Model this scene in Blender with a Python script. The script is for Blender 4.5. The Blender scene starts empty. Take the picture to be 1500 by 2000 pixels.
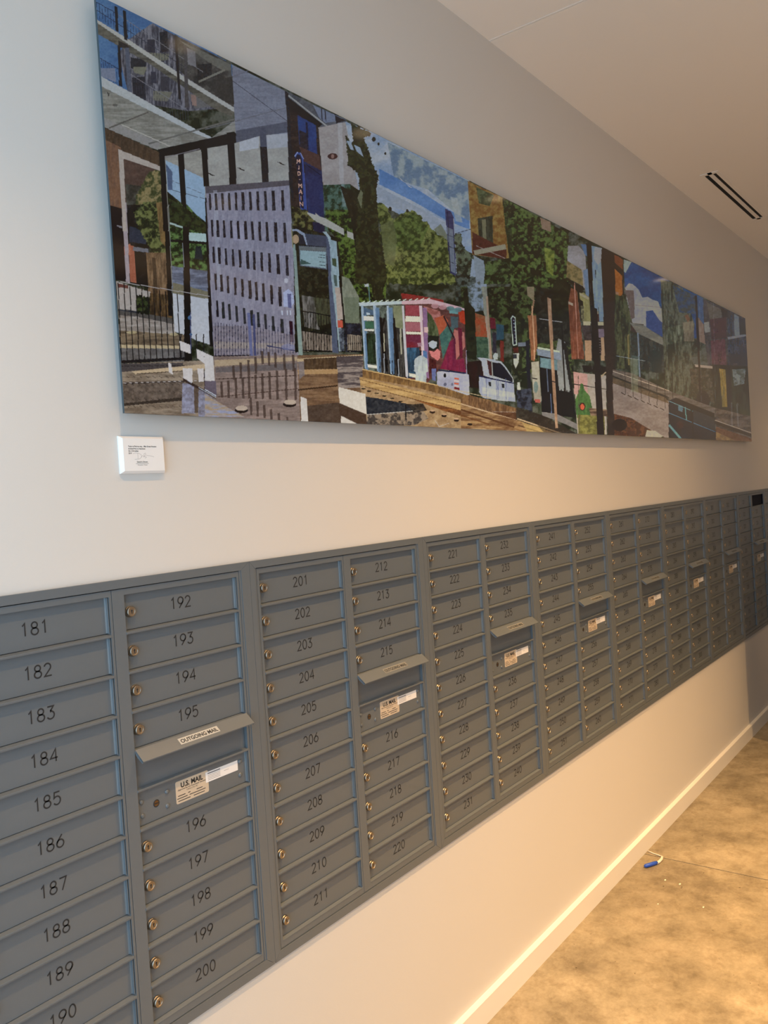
import bpy, bmesh, math, random
import numpy as np
from mathutils import Vector, Matrix

# ------------------------------------------------------------------ camera
SC = bpy.context.scene
COL = SC.collection
FZ = 1.7225                       # height of the top seam of the mailboxes above the floor
CAM = (-1.53265, -1.58603, 0.1745 + FZ)
YAW, PIT, ROL, FPX = 0.64696, -0.02217, -0.06294, 1640.0

def cam_axes():
    f = Vector((math.cos(PIT)*math.cos(YAW), math.cos(PIT)*math.sin(YAW), math.sin(PIT)))
    r = f.cross(Vector((0, 0, 1))).normalized()
    u = r.cross(f)
    r2 = r*math.cos(ROL) + u*math.sin(ROL)
    u2 = -r*math.sin(ROL) + u*math.cos(ROL)
    return r2, u2, f

cd = bpy.data.cameras.new('camera')
cd.sensor_fit = 'AUTO'; cd.sensor_width = 36.0; cd.lens = 36.0*FPX/2000.0
cd.clip_start = 0.05
co = bpy.data.objects.new('camera', cd); COL.objects.link(co)
_r, _u, _f = cam_axes()
m = Matrix.Identity(4)
for i in range(3):
    m[i][0] = _r[i]; m[i][1] = _u[i]; m[i][2] = -_f[i]; m[i][3] = CAM[i]
co.matrix_world = m
SC.camera = co

# ------------------------------------------------------------------ world, lights, exposure
SC.view_settings.view_transform = 'Standard'
SC.view_settings.look = 'None'
SC.view_settings.gamma = 1.0
SC.view_settings.use_curve_mapping = False
SC.view_settings.exposure = -0.06
w = bpy.data.worlds.new('world'); SC.world = w; w.use_nodes = True
w.node_tree.nodes['Background'].inputs[0].default_value = (0.55, 0.75, 1.0, 1)
w.node_tree.nodes['Background'].inputs[1].default_value = 1.0

ROOM_X0, ROOM_X1, ROOM_Y0, CEIL = -2.25, 6.55, -4.2, 1.922 + FZ
LAMP_X = (-0.75, 0.65, 1.75, 3.05, 6.05)
LAMP_P = (13.0, 26.0, 26.0, 13.0, 6.0)
LAMP_Y = -0.93
LAMP2_X = (0.2, 1.9, 3.6)         # second row, further from the wall
LAMP2_P = (42.0, 60.0, 50.0)
LAMP2_Y = -2.1
WARM = (1.0, 0.585, 0.23)
DAY_P, DAY_C = 72.0, (0.53, 0.765, 0.95)
FILL_P = 5.0

def light(name, kind, loc, rot, energy, color, **kw):
    l = bpy.data.lights.new(name, kind); l.energy = energy; l.color = color
    for k, v in kw.items(): setattr(l, k, v)
    o = bpy.data.objects.new(name, l); COL.objects.link(o)
    o.location = loc; o.rotation_euler = rot
    return o
# daylight through the glazing of the left wall
light('daylight', 'AREA', (ROOM_X0 + 0.09, -1.45, 1.75), (0, math.radians(-90), 0), DAY_P, DAY_C,
      shape='RECTANGLE', size=2.7, size_y=2.6)
# added warm fill light near the ceiling, behind the viewer
light('lobby_fill', 'AREA', (1.0, -3.2, CEIL - 0.06), (0, 0, 0), FILL_P, (1.0, 0.62, 0.32),
      shape='RECTANGLE', size=5.0, size_y=0.5)

# ------------------------------------------------------------------ materials
def mat(name, col, rough=0.5, metal=0.0, spec=0.5, noise=None, bump=None, emit=None):
    M = bpy.data.materials.new(name); M.use_nodes = True
    nt = M.node_tree; b = nt.nodes['Principled BSDF']
    b.inputs['Base Color'].default_value = (*col, 1)
    b.inputs['Roughness'].default_value = rough
    b.inputs['Metallic'].default_value = metal
    b.inputs['Specular IOR Level'].default_value = spec
    if emit:
        b.inputs['Emission Color'].default_value = (*emit[0], 1)
        b.inputs['Emission Strength'].default_value = emit[1]
    if noise or bump:
        tc = nt.nodes.new('ShaderNodeTexCoord')
    if noise:                     # (scale, second colour)
        n = nt.nodes.new('ShaderNodeTexNoise'); n.inputs['Scale'].default_value = noise[0]
        n.inputs['Detail'].default_value = 6
        nt.links.new(tc.outputs['Object'], n.inputs['Vector'])
        x = nt.nodes.new('ShaderNodeMix'); x.data_type = 'RGBA'
        x.inputs[6].default_value = (*col, 1); x.inputs[7].default_value = (*noise[1], 1)
        nt.links.new(n.outputs['Fac'], x.inputs[0]); nt.links.new(x.outputs[2], b.inputs['Base Color'])
    if bump:                      # (scale, strength)
        n = nt.nodes.new('ShaderNodeTexNoise'); n.inputs['Scale'].default_value = bump[0]
        nt.links.new(tc.outputs['Object'], n.inputs['Vector'])
        bp = nt.nodes.new('ShaderNodeBump'); bp.inputs['Strength'].default_value = bump[1]
        bp.inputs['Distance'].default_value = 0.001
        nt.links.new(n.outputs['Fac'], bp.inputs['Height']); nt.links.new(bp.outputs[0], b.inputs['Normal'])
    return M

M_WALL = mat('wall_paint', (0.70, 0.68, 0.65), 0.85, noise=(1.1, (0.67, 0.65, 0.62)), bump=(260, 0.12))
M_CEIL = mat('ceiling_paint', (0.84, 0.81, 0.77), 0.9, bump=(260, 0.1))
M_BASE = mat('baseboard_paint', (0.84, 0.82, 0.78), 0.45)
M_STEEL = mat('mailbox_enamel', (0.134, 0.153, 0.168), 0.36, spec=0.5, noise=(900, (0.122, 0.141, 0.157)), bump=(1500, 0.15))
M_NAVY = mat('dark_blue_door', (0.008, 0.010, 0.022), 0.8, spec=0.15)
M_INNER = mat('dark_interior', (0.012, 0.012, 0.014), 0.8)
M_LOCK = mat('lock_nickel', (0.36, 0.315, 0.26), 0.42, metal=1.0)
M_BRASS = mat('brass', (0.22, 0.15, 0.08), 0.45, metal=1.0)
M_INK = mat('engraved_black', (0.02, 0.022, 0.025), 0.6)
M_TAN = mat('tan_sticker', (0.60, 0.50, 0.38), 0.6)
M_WHITE = mat('white_sticker', (0.85, 0.85, 0.86), 0.4)
M_CLEAR = mat('label_tape', (0.50, 0.50, 0.47), 0.3)
M_CLEAR2 = mat('clear_label_tape', (0.26, 0.26, 0.24), 0.25)
M_CARD = mat('card_white', (0.86, 0.86, 0.86), 0.7)
M_GREY = mat('grey_print', (0.25, 0.25, 0.27), 0.6)
M_BLACK = mat('slot_black', (0.006, 0.006, 0.006), 0.9)
M_VENT = mat('vent_white', (0.84, 0.81, 0.77), 0.6)
M_EDGE = mat('acrylic_edge', (0.04, 0.07, 0.09), 0.3)
M_BLUE = mat('blue_rubber', (0.02, 0.09, 0.55), 0.4)
M_STRAP = mat('white_rubber', (0.80, 0.72, 0.62), 0.5)
M_BLOCKER = mat('blocker_black', (0.012, 0.012, 0.016), 0.6)
M_PAPER = mat('paper', (0.75, 0.75, 0.62), 0.8)
M_LAMP = mat('lamp_lens', (1, 1, 1), 0.5, emit=((1.0, 0.72, 0.42), 2.0))
M_FRAME = mat('window_metal', (0.12, 0.12, 0.13), 0.4)

def glass_mat():
    M = bpy.data.materials.new('window_glass'); M.use_nodes = True
    nt = M.node_tree; nt.nodes.clear()
    o = nt.nodes.new('ShaderNodeOutputMaterial'); t = nt.nodes.new('ShaderNodeBsdfTransparent')
    g = nt.nodes.new('ShaderNodeBsdfGlossy'); g.inputs['Roughness'].default_value = 0.02
    x = nt.nodes.new('ShaderNodeMixShader'); x.inputs[0].default_value = 0.06
    nt.links.new(t.outputs[0], x.inputs[1]); nt.links.new(g.outputs[0], x.inputs[2])
    nt.links.new(x.outputs[0], o.inputs[0]); return M
M_GLASS = glass_mat()

def floor_mat():
    M = bpy.data.materials.new('stained_concrete'); M.use_nodes = True
    nt = M.node_tree; N = nt.nodes; L = nt.links; b = N['Principled BSDF']
    tc = N.new('ShaderNodeTexCoord')
    def noise(s, d, r=0.6, dist=0.0):
        n = N.new('ShaderNodeTexNoise'); n.inputs['Scale'].default_value = s
        n.inputs['Detail'].default_value = d; n.inputs['Roughness'].default_value = r
        n.inputs['Distortion'].default_value = dist
        L.new(tc.outputs['Object'], n.inputs['Vector']); return n
    def ramp(n, stops):
        r = N.new('ShaderNodeValToRGB'); L.new(n.outputs['Fac'], r.inputs[0])
        e = r.color_ramp.elements
        e[0].position, e[0].color = stops[0][0], (*stops[0][1], 1)
        e[1].position, e[1].color = stops[1][0], (*stops[1][1], 1)
        for p, c in stops[2:]:
            q = e.new(p); q.color = (*c, 1)
        return r
    def mul(a, c, f, mode='MULTIPLY'):
        x = N.new('ShaderNodeMix'); x.data_type = 'RGBA'; x.blend_type = mode
        x.inputs[0].default_value = f
        L.new(a, x.inputs[6]); L.new(c, x.inputs[7]); return x.outputs[2]
    base = ramp(noise(3.2, 12, 0.68, 0.1), [(0.35, (0.27, 0.235, 0.18)), (0.64, (0.56, 0.50, 0.40)), (0.5, (0.43, 0.385, 0.30))])
    big = ramp(noise(1.1, 8, 0.62, 0.15), [(0.35, (0.62, 0.60, 0.57)), (0.62, (1, 1, 1))])
    mid = ramp(noise(11.0, 10, 0.72, 0.25), [(0.33, (0.62, 0.58, 0.52)), (0.52, (1, 1, 1))])
    fine = ramp(noise(60, 5, 0.7), [(0.3, (0.82, 0.80, 0.78)), (0.65, (1.06, 1.06, 1.06))])
    dots = ramp(noise(38, 2, 0.5, 0.5), [(0.245, (0.32, 0.27, 0.22)), (0.275, (1, 1, 1))])
    c = mul(base.outputs[0], big.outputs[0], 0.65); c = mul(c, mid.outputs[0], 0.75)
    c = mul(c, fine.outputs[0], 0.8); c = mul(c, dots.outputs[0], 0.8)
    g_ = N.new('ShaderNodeMix'); g_.data_type = 'RGBA'; g_.blend_type = 'MULTIPLY'; g_.inputs[0].default_value = 1.0
    g_.inputs[7].default_value = (0.80, 0.76, 0.68, 1); L.new(c, g_.inputs[6]); c = g_.outputs[2]
    L.new(c, b.inputs['Base Color'])
    b.inputs['Roughness'].default_value = 0.55; b.inputs['Specular IOR Level'].default_value = 0.35
    bp = N.new('ShaderNodeBump'); bp.inputs['Strength'].default_value = 0.15; bp.inputs['Distance'].default_value = 0.003
    L.new(noise(25, 6).outputs['Fac'], bp.inputs['Height']); L.new(bp.outputs[0], b.inputs['Normal'])
    return M
M_FLOOR = floor_mat()

# ------------------------------------------------------------------ mesh helpers
class MB:
    """collects shapes; build() links them as one mesh object"""
    def __init__(s): s.v = []; s.f = []; s.m = []; s.mats = []
    def mi(s, M):
        if M not in s.mats: s.mats.append(M)
        return s.mats.index(M)
    def add(s, vs, fs, M):
        n = len(s.v); k = s.mi(M); s.v += [tuple(p) for p in vs]
        for f in fs: s.f.append([i + n for i in f]); s.m.append(k)
        return s
    def box(s, x0, x1, y0, y1, z0, z1, M):
        v = [(x0,y0,z0),(x1,y0,z0),(x1,y1,z0),(x0,y1,z0),(x0,y0,z1),(x1,y0,z1),(x1,y1,z1),(x0,y1,z1)]
        return s.add(v, [(0,3,2,1),(4,5,6,7),(0,1,5,4),(1,2,6,5),(2,3,7,6),(3,0,4,7)], M)
    def prism(s, poly, axis, a, b, M):
        """poly: 2-D outline; axis 'x','y','z' extrusion from a to b"""
        def P(p, t): return {'x': (t, p[0], p[1]), 'y': (p[0], t, p[1]), 'z': (p[0], p[1], t)}[axis]
        n = len(poly)
        v = [P(p, a) for p in poly] + [P(p, b) for p in poly]
        f = [tuple(range(n-1, -1, -1)), tuple(range(n, 2*n))] + [(i, (i+1) % n, n+(i+1) % n, n+i) for i in range(n)]
        return s.add(v, f, M)
    def lathe(s, prof, c, M, n=20, cap=True):
        """profile (radius, y) revolved about the y axis through c=(x,z)"""
        v = []; f = []
        for r, y in prof:
            for i in range(n):
                a = 2*math.pi*i/n; v.append((c[0]+r*math.cos(a), y, c[1]+r*math.sin(a)))
        for j in range(len(prof)-1):
            for i in range(n):
                k = (i+1) % n; f.append((j*n+i, j*n+k, (j+1)*n+k, (j+1)*n+i))
        if cap: f.append(tuple((len(prof)-1)*n+i for i in range(n)))
        return s.add(v, f, M)
    def build(s, name, parent=None, smooth=False, loc=None, fix=True, **props):
        me = bpy.data.meshes.new(name); me.from_pydata(s.v, [], s.f)
        for M in s.mats: me.materials.append(M)
        me.polygons.foreach_set('material_index', s.m)
        if fix:
            bm = bmesh.new(); bm.from_mesh(me); bmesh.ops.recalc_face_normals(bm, faces=bm.faces)
            bm.to_mesh(me); bm.free()
        if smooth: me.polygons.foreach_set('use_smooth', [True]*len(me.polygons))
        me.update()
        return link(name, me, parent, loc, **props)

def link(name, me, parent=None, loc=None, **props):
    o = bpy.data.objects.new(name, me); COL.objects.link(o)
    if parent is not None: o.parent = parent
    if loc is not None: o.location = loc
    for k, v in props.items(): o[k] = v
    return o

def bevel(o, w, seg=2):
    md = o.modifiers.new('bevel', 'BEVEL'); md.width = w; md.segments = seg; md.limit_method = 'ANGLE'
    return o

def thing(name, label, cat, loc=(0, 0, 0), group=None):
    o = bpy.data.objects.new(name, None); COL.objects.link(o); o.location = loc
    o['label'] = label; o['category'] = cat
    if group: o['group'] = group
    return o

def text_geo(body, size, bold=0.0, space=1.0):
    """outline text as (verts2d, faces), origin at the left of the baseline"""
    cu = bpy.data.curves.new('t', 'FONT'); cu.body = body; cu.size = size; cu.offset = bold
    cu.space_character = space; cu.resolution_u = 3
    o = bpy.data.objects.new('t', cu); COL.objects.link(o)
    bpy.context.view_layer.update()
    dg = bpy.context.evaluated_depsgraph_get()
    me = bpy.data.meshes.new_from_object(o.evaluated_get(dg))
    v = [(p.co.x, p.co.y) for p in me.vertices]; f = [tuple(p.vertices) for p in me.polygons]
    bpy.data.objects.remove(o); bpy.data.curves.remove(cu); bpy.data.meshes.remove(me)
    return v, f

def put_text(mb, body, size, x, z, y, M, bold=0.0, space=1.0, width=None, xf=None):
    v, f = text_geo(body, size, bold, space)
    sc = 1.0
    if width:
        w_ = max(p[0] for p in v) - min(p[0] for p in v); sc = width/w_
    if xf is None: xf = lambda a, b: (x + a, y, z + b)
    mb.add([xf(p[0]*sc, p[1]) for p in v], f, M)

# engraved single-stroke digits, one unit tall
def arc(cx, cy, rx, ry, a0, a1, n=14):
    return [(cx+rx*math.cos(math.radians(a0+(a1-a0)*i/n)), cy+ry*math.sin(math.radians(a0+(a1-a0)*i/n))) for i in range(n+1)]
DIG = {
 '0': [arc(.31, .5, .27, .5, 90, 450, 26)],
 '1': [[(.14, .80), (.33, 1.0), (.33, 0.0)]],
 '2': [arc(.30, .72, .25, .28, 165, -35, 14) + [(.04, 0.0), (.60, 0.0)]],
 '3': [[(.06, 1.0), (.54, 1.0), (.28, .62)] + arc(.28, .31, .29, .31, 90, -155, 14)],
 '4': [[(.60, .30), (.02, .30), (.46, 1.0), (.46, 0.0)]],
 '5': [[(.54, 1.0), (.12, 1.0), (.08, .56)] + arc(.29, .33, .28, .33, 128, -150, 16)],
 '6': [[(.48, 1.0), (.12, .52)] + [(.04, .30)] + arc(.31, .31, .28, .31, 180, 520, 20)],
 '7': [[(.04, 1.0), (.58, 1.0), (.22, 0.0)]],
 '8': [arc(.30, .76, .22, .24, -90, 270, 20), arc(.30, .27, .27, .27, 90, 450, 20)],
 '9': [[(.14, 0.0), (.50, .48)] + [(.58, .70)] + arc(.31, .69, .28, .31, 0, 340, 20)],
}
def stroke(mb, pts, wdt, M, xf):
    P = [Vector(p) for p in pts]; L = []; R = []
    for i, p in enumerate(P):
        a = (P[i]-P[i-1]).normalized() if i > 0 else None
        b = (P[i+1]-P[i]).normalized() if i < len(P)-1 else None
        a = a or b; b = b or a
        if (a - b).length < 1e-6: t = a; k = 1
        else:
            t = (a+b)
            t = t.normalized() if t.length > 1e-3 else a
            k = 1/max(.45, t.dot(a))
        n = Vector((-t.y, t.x))*wdt*.5*k
        L.append(p+n); R.append(p-n)
    n = len(P)
    mb.add([xf(q.x, q.y) for q in L+R], [(i, i+1, n+i+1, n+i) for i in range(n-1)], M)

DH = 0.0255
def number_mesh(num):
    mb = MB(); s = str(num); adv = 0.0217; x0 = -adv*len(s)/2
    for i, c in enumerate(s):
        for pl in DIG[c]:
            stroke(mb, [(p[0]*DH*1.10, p[1]*DH) for p in pl], 0.0031, M_INK,
                   lambda a, b, i=i: (x0 + i*adv + .002 + a, 0, b))
    return mb

# ------------------------------------------------------------------ the room
WALL_Y = 0.004                    # wall face, a hair behind the faces of the mailboxes
W = 0.7906                        # width of one mailbox unit
NU = 9
HX0, HX1 = -W - 0.020, (NU-1)*W - 0.032    # opening for the mailboxes
HZ0, HZ1 = FZ - 1.018, FZ + 0.014

mb = MB(); t = 0.16
mb.box(ROOM_X0, ROOM_X1, WALL_Y, WALL_Y+t, HZ1, CEIL, M_WALL)
mb.box(ROOM_X0, ROOM_X1, WALL_Y, WALL_Y+t, 0, HZ0, M_WALL)
mb.box(ROOM_X0, HX0, WALL_Y, WALL_Y+t, HZ0, HZ1, M_WALL)
mb.box(HX1, ROOM_X1, WALL_Y, WALL_Y+t, HZ0, HZ1, M_WALL)
mb.build('wall_back', kind='structure')

GJ = 2.538                        # saw-cut joint of the slab
mb = MB()
mb.box(ROOM_X0, GJ-.0028, ROOM_Y0, WALL_Y, -.05, 0, M_FLOOR)
mb.box(GJ+.0028, ROOM_X1, ROOM_Y0, WALL_Y, -.05, 0, M_FLOOR)
mb.box(GJ-.0028, GJ+.0028, ROOM_Y0, WALL_Y, -.05, -.008, M_INNER)
mb.build('floor', kind='structure')
CJ = 1.455
mb = MB()
mb.box(ROOM_X0, CJ-.002, ROOM_Y0, WALL_Y, CEIL, CEIL+.06, M_CEIL)
mb.box(CJ+.002, ROOM_X1, ROOM_Y0, WALL_Y, CEIL, CEIL+.06, M_CEIL)
mb.box(CJ-.002, CJ+.002, ROOM_Y0, WALL_Y, CEIL+.0025, CEIL+.06, M_CEIL)
mb.build('ceiling', kind='structure')
mb = MB()
mb.box(CJ-.010, CJ-.003, ROOM_Y0, WALL_Y, CEIL-.0012, CEIL, M_CEIL)
mb.build('trim_1', kind='structure')
mb = MB(); mb.box(ROOM_X1, ROOM_X1+.1, ROOM_Y0, WALL_Y+t, 0, CEIL, M_WALL); mb.build('wall_right', kind='structure')
mb = MB(); mb.box(ROOM_X0, ROOM_X1, ROOM_Y0-.1, ROOM_Y0, 0, CEIL, M_WALL); mb.build('wall_front', kind='structure')
# left wall with a wide window
wy0, wy1, wz0, wz1 = -2.85, -0.1, 0.25, 3.2
mb = MB()
mb.box(ROOM_X0-.1, ROOM_X0, ROOM_Y0, wy0, 0, CEIL, M_WALL); mb.box(ROOM_X0-.1, ROOM_X0, wy1, WALL_Y+t, 0, CEIL, M_WALL)
mb.box(ROOM_X0-.1, ROOM_X0, wy0, wy1, 0, wz0, M_WALL); mb.box(ROOM_X0-.1, ROOM_X0, wy0, wy1, wz1, CEIL, M_WALL)
mb.build('wall_left', kind='structure')
mb = MB()
for a in (wy0, (wy0+wy1)/2-.025, wy1-.05): mb.box(ROOM_X0-.08, ROOM_X0-.02, a, a+.05, wz0, wz1, M_FRAME)
for a in (wz0, wz1-.05, 2.3): mb.box(ROOM_X0-.08, ROOM_X0-.02, wy0, wy1, a, a+.05, M_FRAME)
wf = mb.build('window_1', kind='structure')
mb = MB(); mb.box(ROOM_X0-.055, ROOM_X0-.045, wy0+.05, wy1-.05, wz0+.05, wz1-.05, M_GLASS); mb.build('window_pane', wf)

# baseboard with a flat top
mb = MB(); BBT = FZ - 1.6350
mb.prism([(WALL_Y, 0), (WALL_Y, BBT), (-.0165, BBT), (-.0185, BBT-.002), (-.0185, 0)], 'x', ROOM_X0, ROOM_X1, M_BASE)
mb.build('baseboard_back', kind='structure')

# downlights in the ceiling
for i, (x, ly, p) in enumerate([(a, LAMP_Y, b) for a, b in zip(LAMP_X, LAMP_P)] + [(a, LAMP2_Y, b) for a, b in zip(LAMP2_X, LAMP2_P)]):
    lab = ['white recessed downlight in the ceiling nearest the window', 'white recessed downlight in ceiling above the left end of the long picture',
           'white recessed downlight in ceiling above the middle of the picture', 'white recessed downlight in the ceiling beside the slot vent',
           'white recessed downlight in the ceiling at the far end of the mailboxes',
           'white recessed downlight in the second row nearest the window', 'white recessed downlight in the middle of the second row',
           'white recessed downlight in the second row nearest the far end'][i]
    th = thing('recessed_downlight', lab, 'ceiling light', (x, ly, CEIL), 'downlights along the mailbox wall')
    mb = MB(); n = 28; v = []; f = []
    for r, z in ((.058, -.001), (.060, -.004), (.072, -.004), (.075, -.001)):
        v += [(r*math.cos(2*math.pi*k/n), r*math.sin(2*math.pi*k/n), z) for k in range(n)]
    for j in range(3):
        f += [(j*n+k, j*n+(k+1) % n, (j+1)*n+(k+1) % n, (j+1)*n+k) for k in range(n)]
    mb.add(v, f, M_VENT); mb.build('trim_ring', th)
    mb = MB(); mb.add([(.058*math.cos(2*math.pi*k/n), .058*math.sin(2*math.pi*k/n), -.0015) for k in range(n)], [tuple(range(n))], M_LAMP)
    mb.build('lens', th)
    l = light('downlight_beam', 'SPOT', (x, ly, CEIL-.012), (0, 0, 0), p*10, WARM,
              spot_size=math.radians(92 if ly == LAMP_Y else 100), spot_blend=1.0, shadow_soft_size=0.035)

# ------------------------------------------------------------------ ceiling slot vent
vt = thing('slot_vent', 'white linear ceiling vent with two long black slots', 'vent', (3.657, -.216, CEIL))
mb = MB()
VX = 1.139; z0, z1 = -.003, 0
mb.box(-.03, VX+.03, -.052, -.033, z0, z1, M_VENT); mb.box(-.03, VX+.03, -.0145, .0100, z0, z1, M_VENT)
mb.box(-.03, VX+.03, .0330, .050, z0, z1, M_VENT)
mb.box(-.03, 0, -.033, .033, z0, z1, M_VENT); mb.box(VX, VX+.03, -.033, .033, z0, z1, M_VENT)
mb.build('vent_frame', vt)
for a, b in ((-.033, -.0145), (.010, .033)):
    mb = MB(); mb.box(0, VX, a, b, -.0008, 0, M_BLACK); mb.build('slot', vt, label='black slot')

# ------------------------------------------------------------------ mailboxes
YF = -0.0010        # face of the hinged panels
YD = 0.0085         # face of the recessed doors
ROW, R0 = 0.0885, 0.0135
DW = 0.3365         # width of a compartment opening
XA, XB = 0.0085, 0.3840

def door_mesh():
    mb = MB(); wv = DW - .0075
    mb.box(.0012, wv, 0, .002, -.0795, -.0012, M_STEEL)
    # rounded hinge flange on the right edge, folded forward
    pr = [(wv, .002), (wv, 0.0)] + [(wv + .0035*math.sin(a), -.0035*(1-math.cos(a))-.0) for a in (.4, .8, 1.2)] + \
         [(wv+.0038, -.0085), (wv+.0048, -.0085), (wv+.0048, .002)]
    mb.prism(pr, 'z', -.0790, -.0012, M_STEEL)
    return mb
proto = door_mesh().build('mailbox_door_mesh'); ME_DOOR = proto.data; bpy.data.objects.remove(proto)

def lock_geo():
    mb = MB()
    mb.lathe([(.0128, 0), (.0128, -.0030), (.0119, -.0045), (.0112, -.0088), (.0102, -.0105), (.0080, -.0105), (.0074, -.0094), (.0001, -.0094)], (0, 0), M_LOCK, 22)
    mb.box(-.0010, .0010, -.0100, -.0090, -.0044, .0034, M_INK)
    mb.lathe([(.0024, -.0098), (.0001, -.0100)], (0, .0022), M_INK, 8)
    return mb
proto = lock_geo().build('lock_mesh', fix=True, smooth=False); ME_LOCK = proto.data; bpy.data.objects.remove(proto)

def panel_frame(x0, x1, ox, name_rows):
    """hinged panel: stiles, rails and the sloped ledge under every door"""
    mb = MB(); yb = YD + .003
    mb.box(x0, ox, YF, yb, -1.001, 0, M_STEEL)
    mb.box(ox+DW, x1, YF, yb, -1.001, 0, M_STEEL)
    mb.box(ox, ox+DW, YF, yb, -R0, 0, M_STEEL)
    for r in range(11):
        zt = -R0 - ROW*r; zl = zt - .0808
        bot = zt - ROW if r < 10 else -1.001
        mb.prism([(yb, zl), (YD+.001, zl), (YF-.0015, zl-.0030), (YF-.0020, zl-.0042), (YF-.0014, max(bot, zl-.0075)),
                  (YF+.0002, max(bot, zl-.0077)), (YF+.0002, bot), (yb, bot)] if r < 10 else
                 [(yb, zl), (YD+.001, zl), (YF-.0010, zl-.0036), (YF, zl-.0042), (YF, bot), (yb, bot)],
                 'x', ox, ox+DW, M_STEEL)
    return mb

def trim_frame():
    mb = MB(); g = .0004; y0, y1 = -.0036, WALL_Y - .0002
    xo0, xi0, xi1, xo1 = -.026+g, -.0077, .7353, .7646-g
    zo1, zi1, zi0, zo0 = .0213, .0020, -1.0030, -1.0262
    mb.prism([(xo0+g, zo1), (xo1-g, zo1), (xi1-g, zi1), (xi0+g, zi1)], 'y', y0, y1, M_STEEL)
    mb.prism([(xo0+g, zo0), (xo1-g, zo0), (xi1-g, zi0), (xi0+g, zi0)], 'y', y0, y1, M_STEEL)
    mb.prism([(xo0, zo1-g), (xi0, zi1-g), (xi0, zi0+g), (xo0, zo0+g)], 'y', y0, y1, M_STEEL)
    mb.prism([(xo1, zo1-g), (xi1, zi1-g), (xi1, zi0+g), (xo1, zo0+g)], 'y', y0, y1, M_STEEL)
    return mb
def rim():
    a = MB().box(-.0077, -.0016, -.0016, .010, -1.003, .002, M_STEEL)
    return a, MB().box(.7291, .7353, -.0016, .010, -1.003, .002, M_STEEL)
def body():
    mb = MB()
    mb.box(-.004, .7330, YD+.0035, .150, -1.003, .006, M_INNER)
    return mb
def slot_hood():
    """bent hood over the outgoing slot: sloped top with folded ends"""
    mb = MB(); x0, x1 = .3855, .7235; zt = -.3605
    o = [(YF, zt), (YF-.0265, zt-.0222), (YF-.0262, zt-.0245), (YF-.0240, zt-.0252), (YF, zt-.0040)]
    mb.prism(o, 'x', x0, x1, M_STEEL)
    for a in (x0, x1-.0012):
        mb.prism([(YF, zt-.003), (YF-.0262, zt-.0230), (YF-.0225, zt-.0275), (YF-.006, zt-.0165), (YF, zt-.0100)], 'x', a, a+.0012, M_STEEL)
    return mb
def hood_label(tape):
    mb = MB(); zt = -.3605; s = math.hypot(.0265, .0222); dy, dz = -.0265/s, -.0222/s; ny, nz = -.0222/s*.0004, .0265/s*.0004
    def xf(a, b, k=1): # a along x, b up the slope from the front edge
        t_ = s - b; return (a, YF + dy*t_ + ny*k, zt + dz*t_ + nz*k)
    mb.add([xf(.497, .009), (xf(.617, .009)), xf(.617, .0265), xf(.497, .0265)], [(0, 1, 2, 3)], tape)
    v, f = text_geo('OUTGOING MAIL', .0145, .00035); wd = max(p[0] for p in v)
    mb.add([xf(.501 + p[0]*.112/wd, .0125 + p[1], 2) for p in v], f, M_INK)
    return mb
def plate():
    mb = MB(); mb.box(XB+.001, XB+DW-.001, YD, YD+.002, -.4485, -.3685, M_STEEL); return mb
Z5 = -R0 - ROW*5
def mail_sticker():
    mb = MB(); x0, x1, z0_, z1_ = .4945, .5935, -.5215, -.4690; r = .004; y = YD-.0004
    pts = []
    for cx, cz, a in ((x1-r, z1_-r, 0), (x0+r, z1_-r, 90), (x0+r, z0_+r, 180), (x1-r, z0_+r, 270)):
        pts += [(cx+r*math.cos(math.radians(a+k*30)), cz+r*math.sin(math.radians(a+k*30))) for k in range(4)]
    mb.prism(pts, 'y', y, YD-.0001, M_TAN)
    put_text(mb, 'U.S. MAIL', .0165, .5095, -.4860, y-.0002, M_INK, bold=.0006, width=.067)
    put_text(mb, 'Approved by the Postmaster General', .0046, .5005, -.4915, y-.0002, M_INK, bold=.00008, width=.084)
    put_text(mb, 'USPS-STD-4C', .0046, .526, -.4972, y-.0002, M_INK, width=.034)
    for z, segs in ((-.5045, ((.500, .522), (.530, .537), (.556, .574))), (-.5105, ((.497, .528), (.534, .583))), (-.5165, ((.500, .536), (.546, .580)))):
        for a, b in segs: mb.box(a, b, y-.0003, y-.0001, z, z+.0016, M_INK)
    return mb
def notice_sticker():
    mb = MB(); x0, x1, z0_, z1_ = .586, .690, -.4985, -.4735; y = YD-.0008
    mb.box(x0, x1, y, YD-.0001, z0_, z1_, M_WHITE)
    mb.box(x0+.006, x0+.046, y-.0002, y-.00005, z1_-.0058, z1_-.0028, M_GREY)
    for k in range(4): mb.box(x0+.006, x0+.046, y-.0002, y-.00005, z1_-.0098-.0036*k, z1_-.0088-.0036*k, M_GREY)
    mb.box(x0+.058, x0+.074, y-.0002, y-.00005, z1_-.013, z1_-.0122, M_GREY)
    return mb
def carrier_lock():
    mb = MB()
    mb.lathe([(.0088, YD-.0003), (.0080, YD-.0008), (.0066, YD-.0008), (.0060, YD-.0002)], (.4385, -.4990), M_INK, 18)
    mb.lathe([(.0066, YD-.0006), (.0002, YD-.0006)], (.4385, -.4990), M_BRASS, 18)
    mb.box(.4325, .4445, YD-.0012, YD-.0006, -.5000, -.4980, M_INK)
    return mb
def rivet_geo():
    mb = MB(); mb.lathe([(.0056, 0), (.0053, -.0014), (.0038, -.0027), (.0016, -.0033), (.0001, -.0034)], (0, 0), M_STEEL, 14)
    return mb
def once(b, nm, smooth=False):
    o = b.build(nm, smooth=smooth); me = o.data; bpy.data.objects.remove(o); return me
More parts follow.
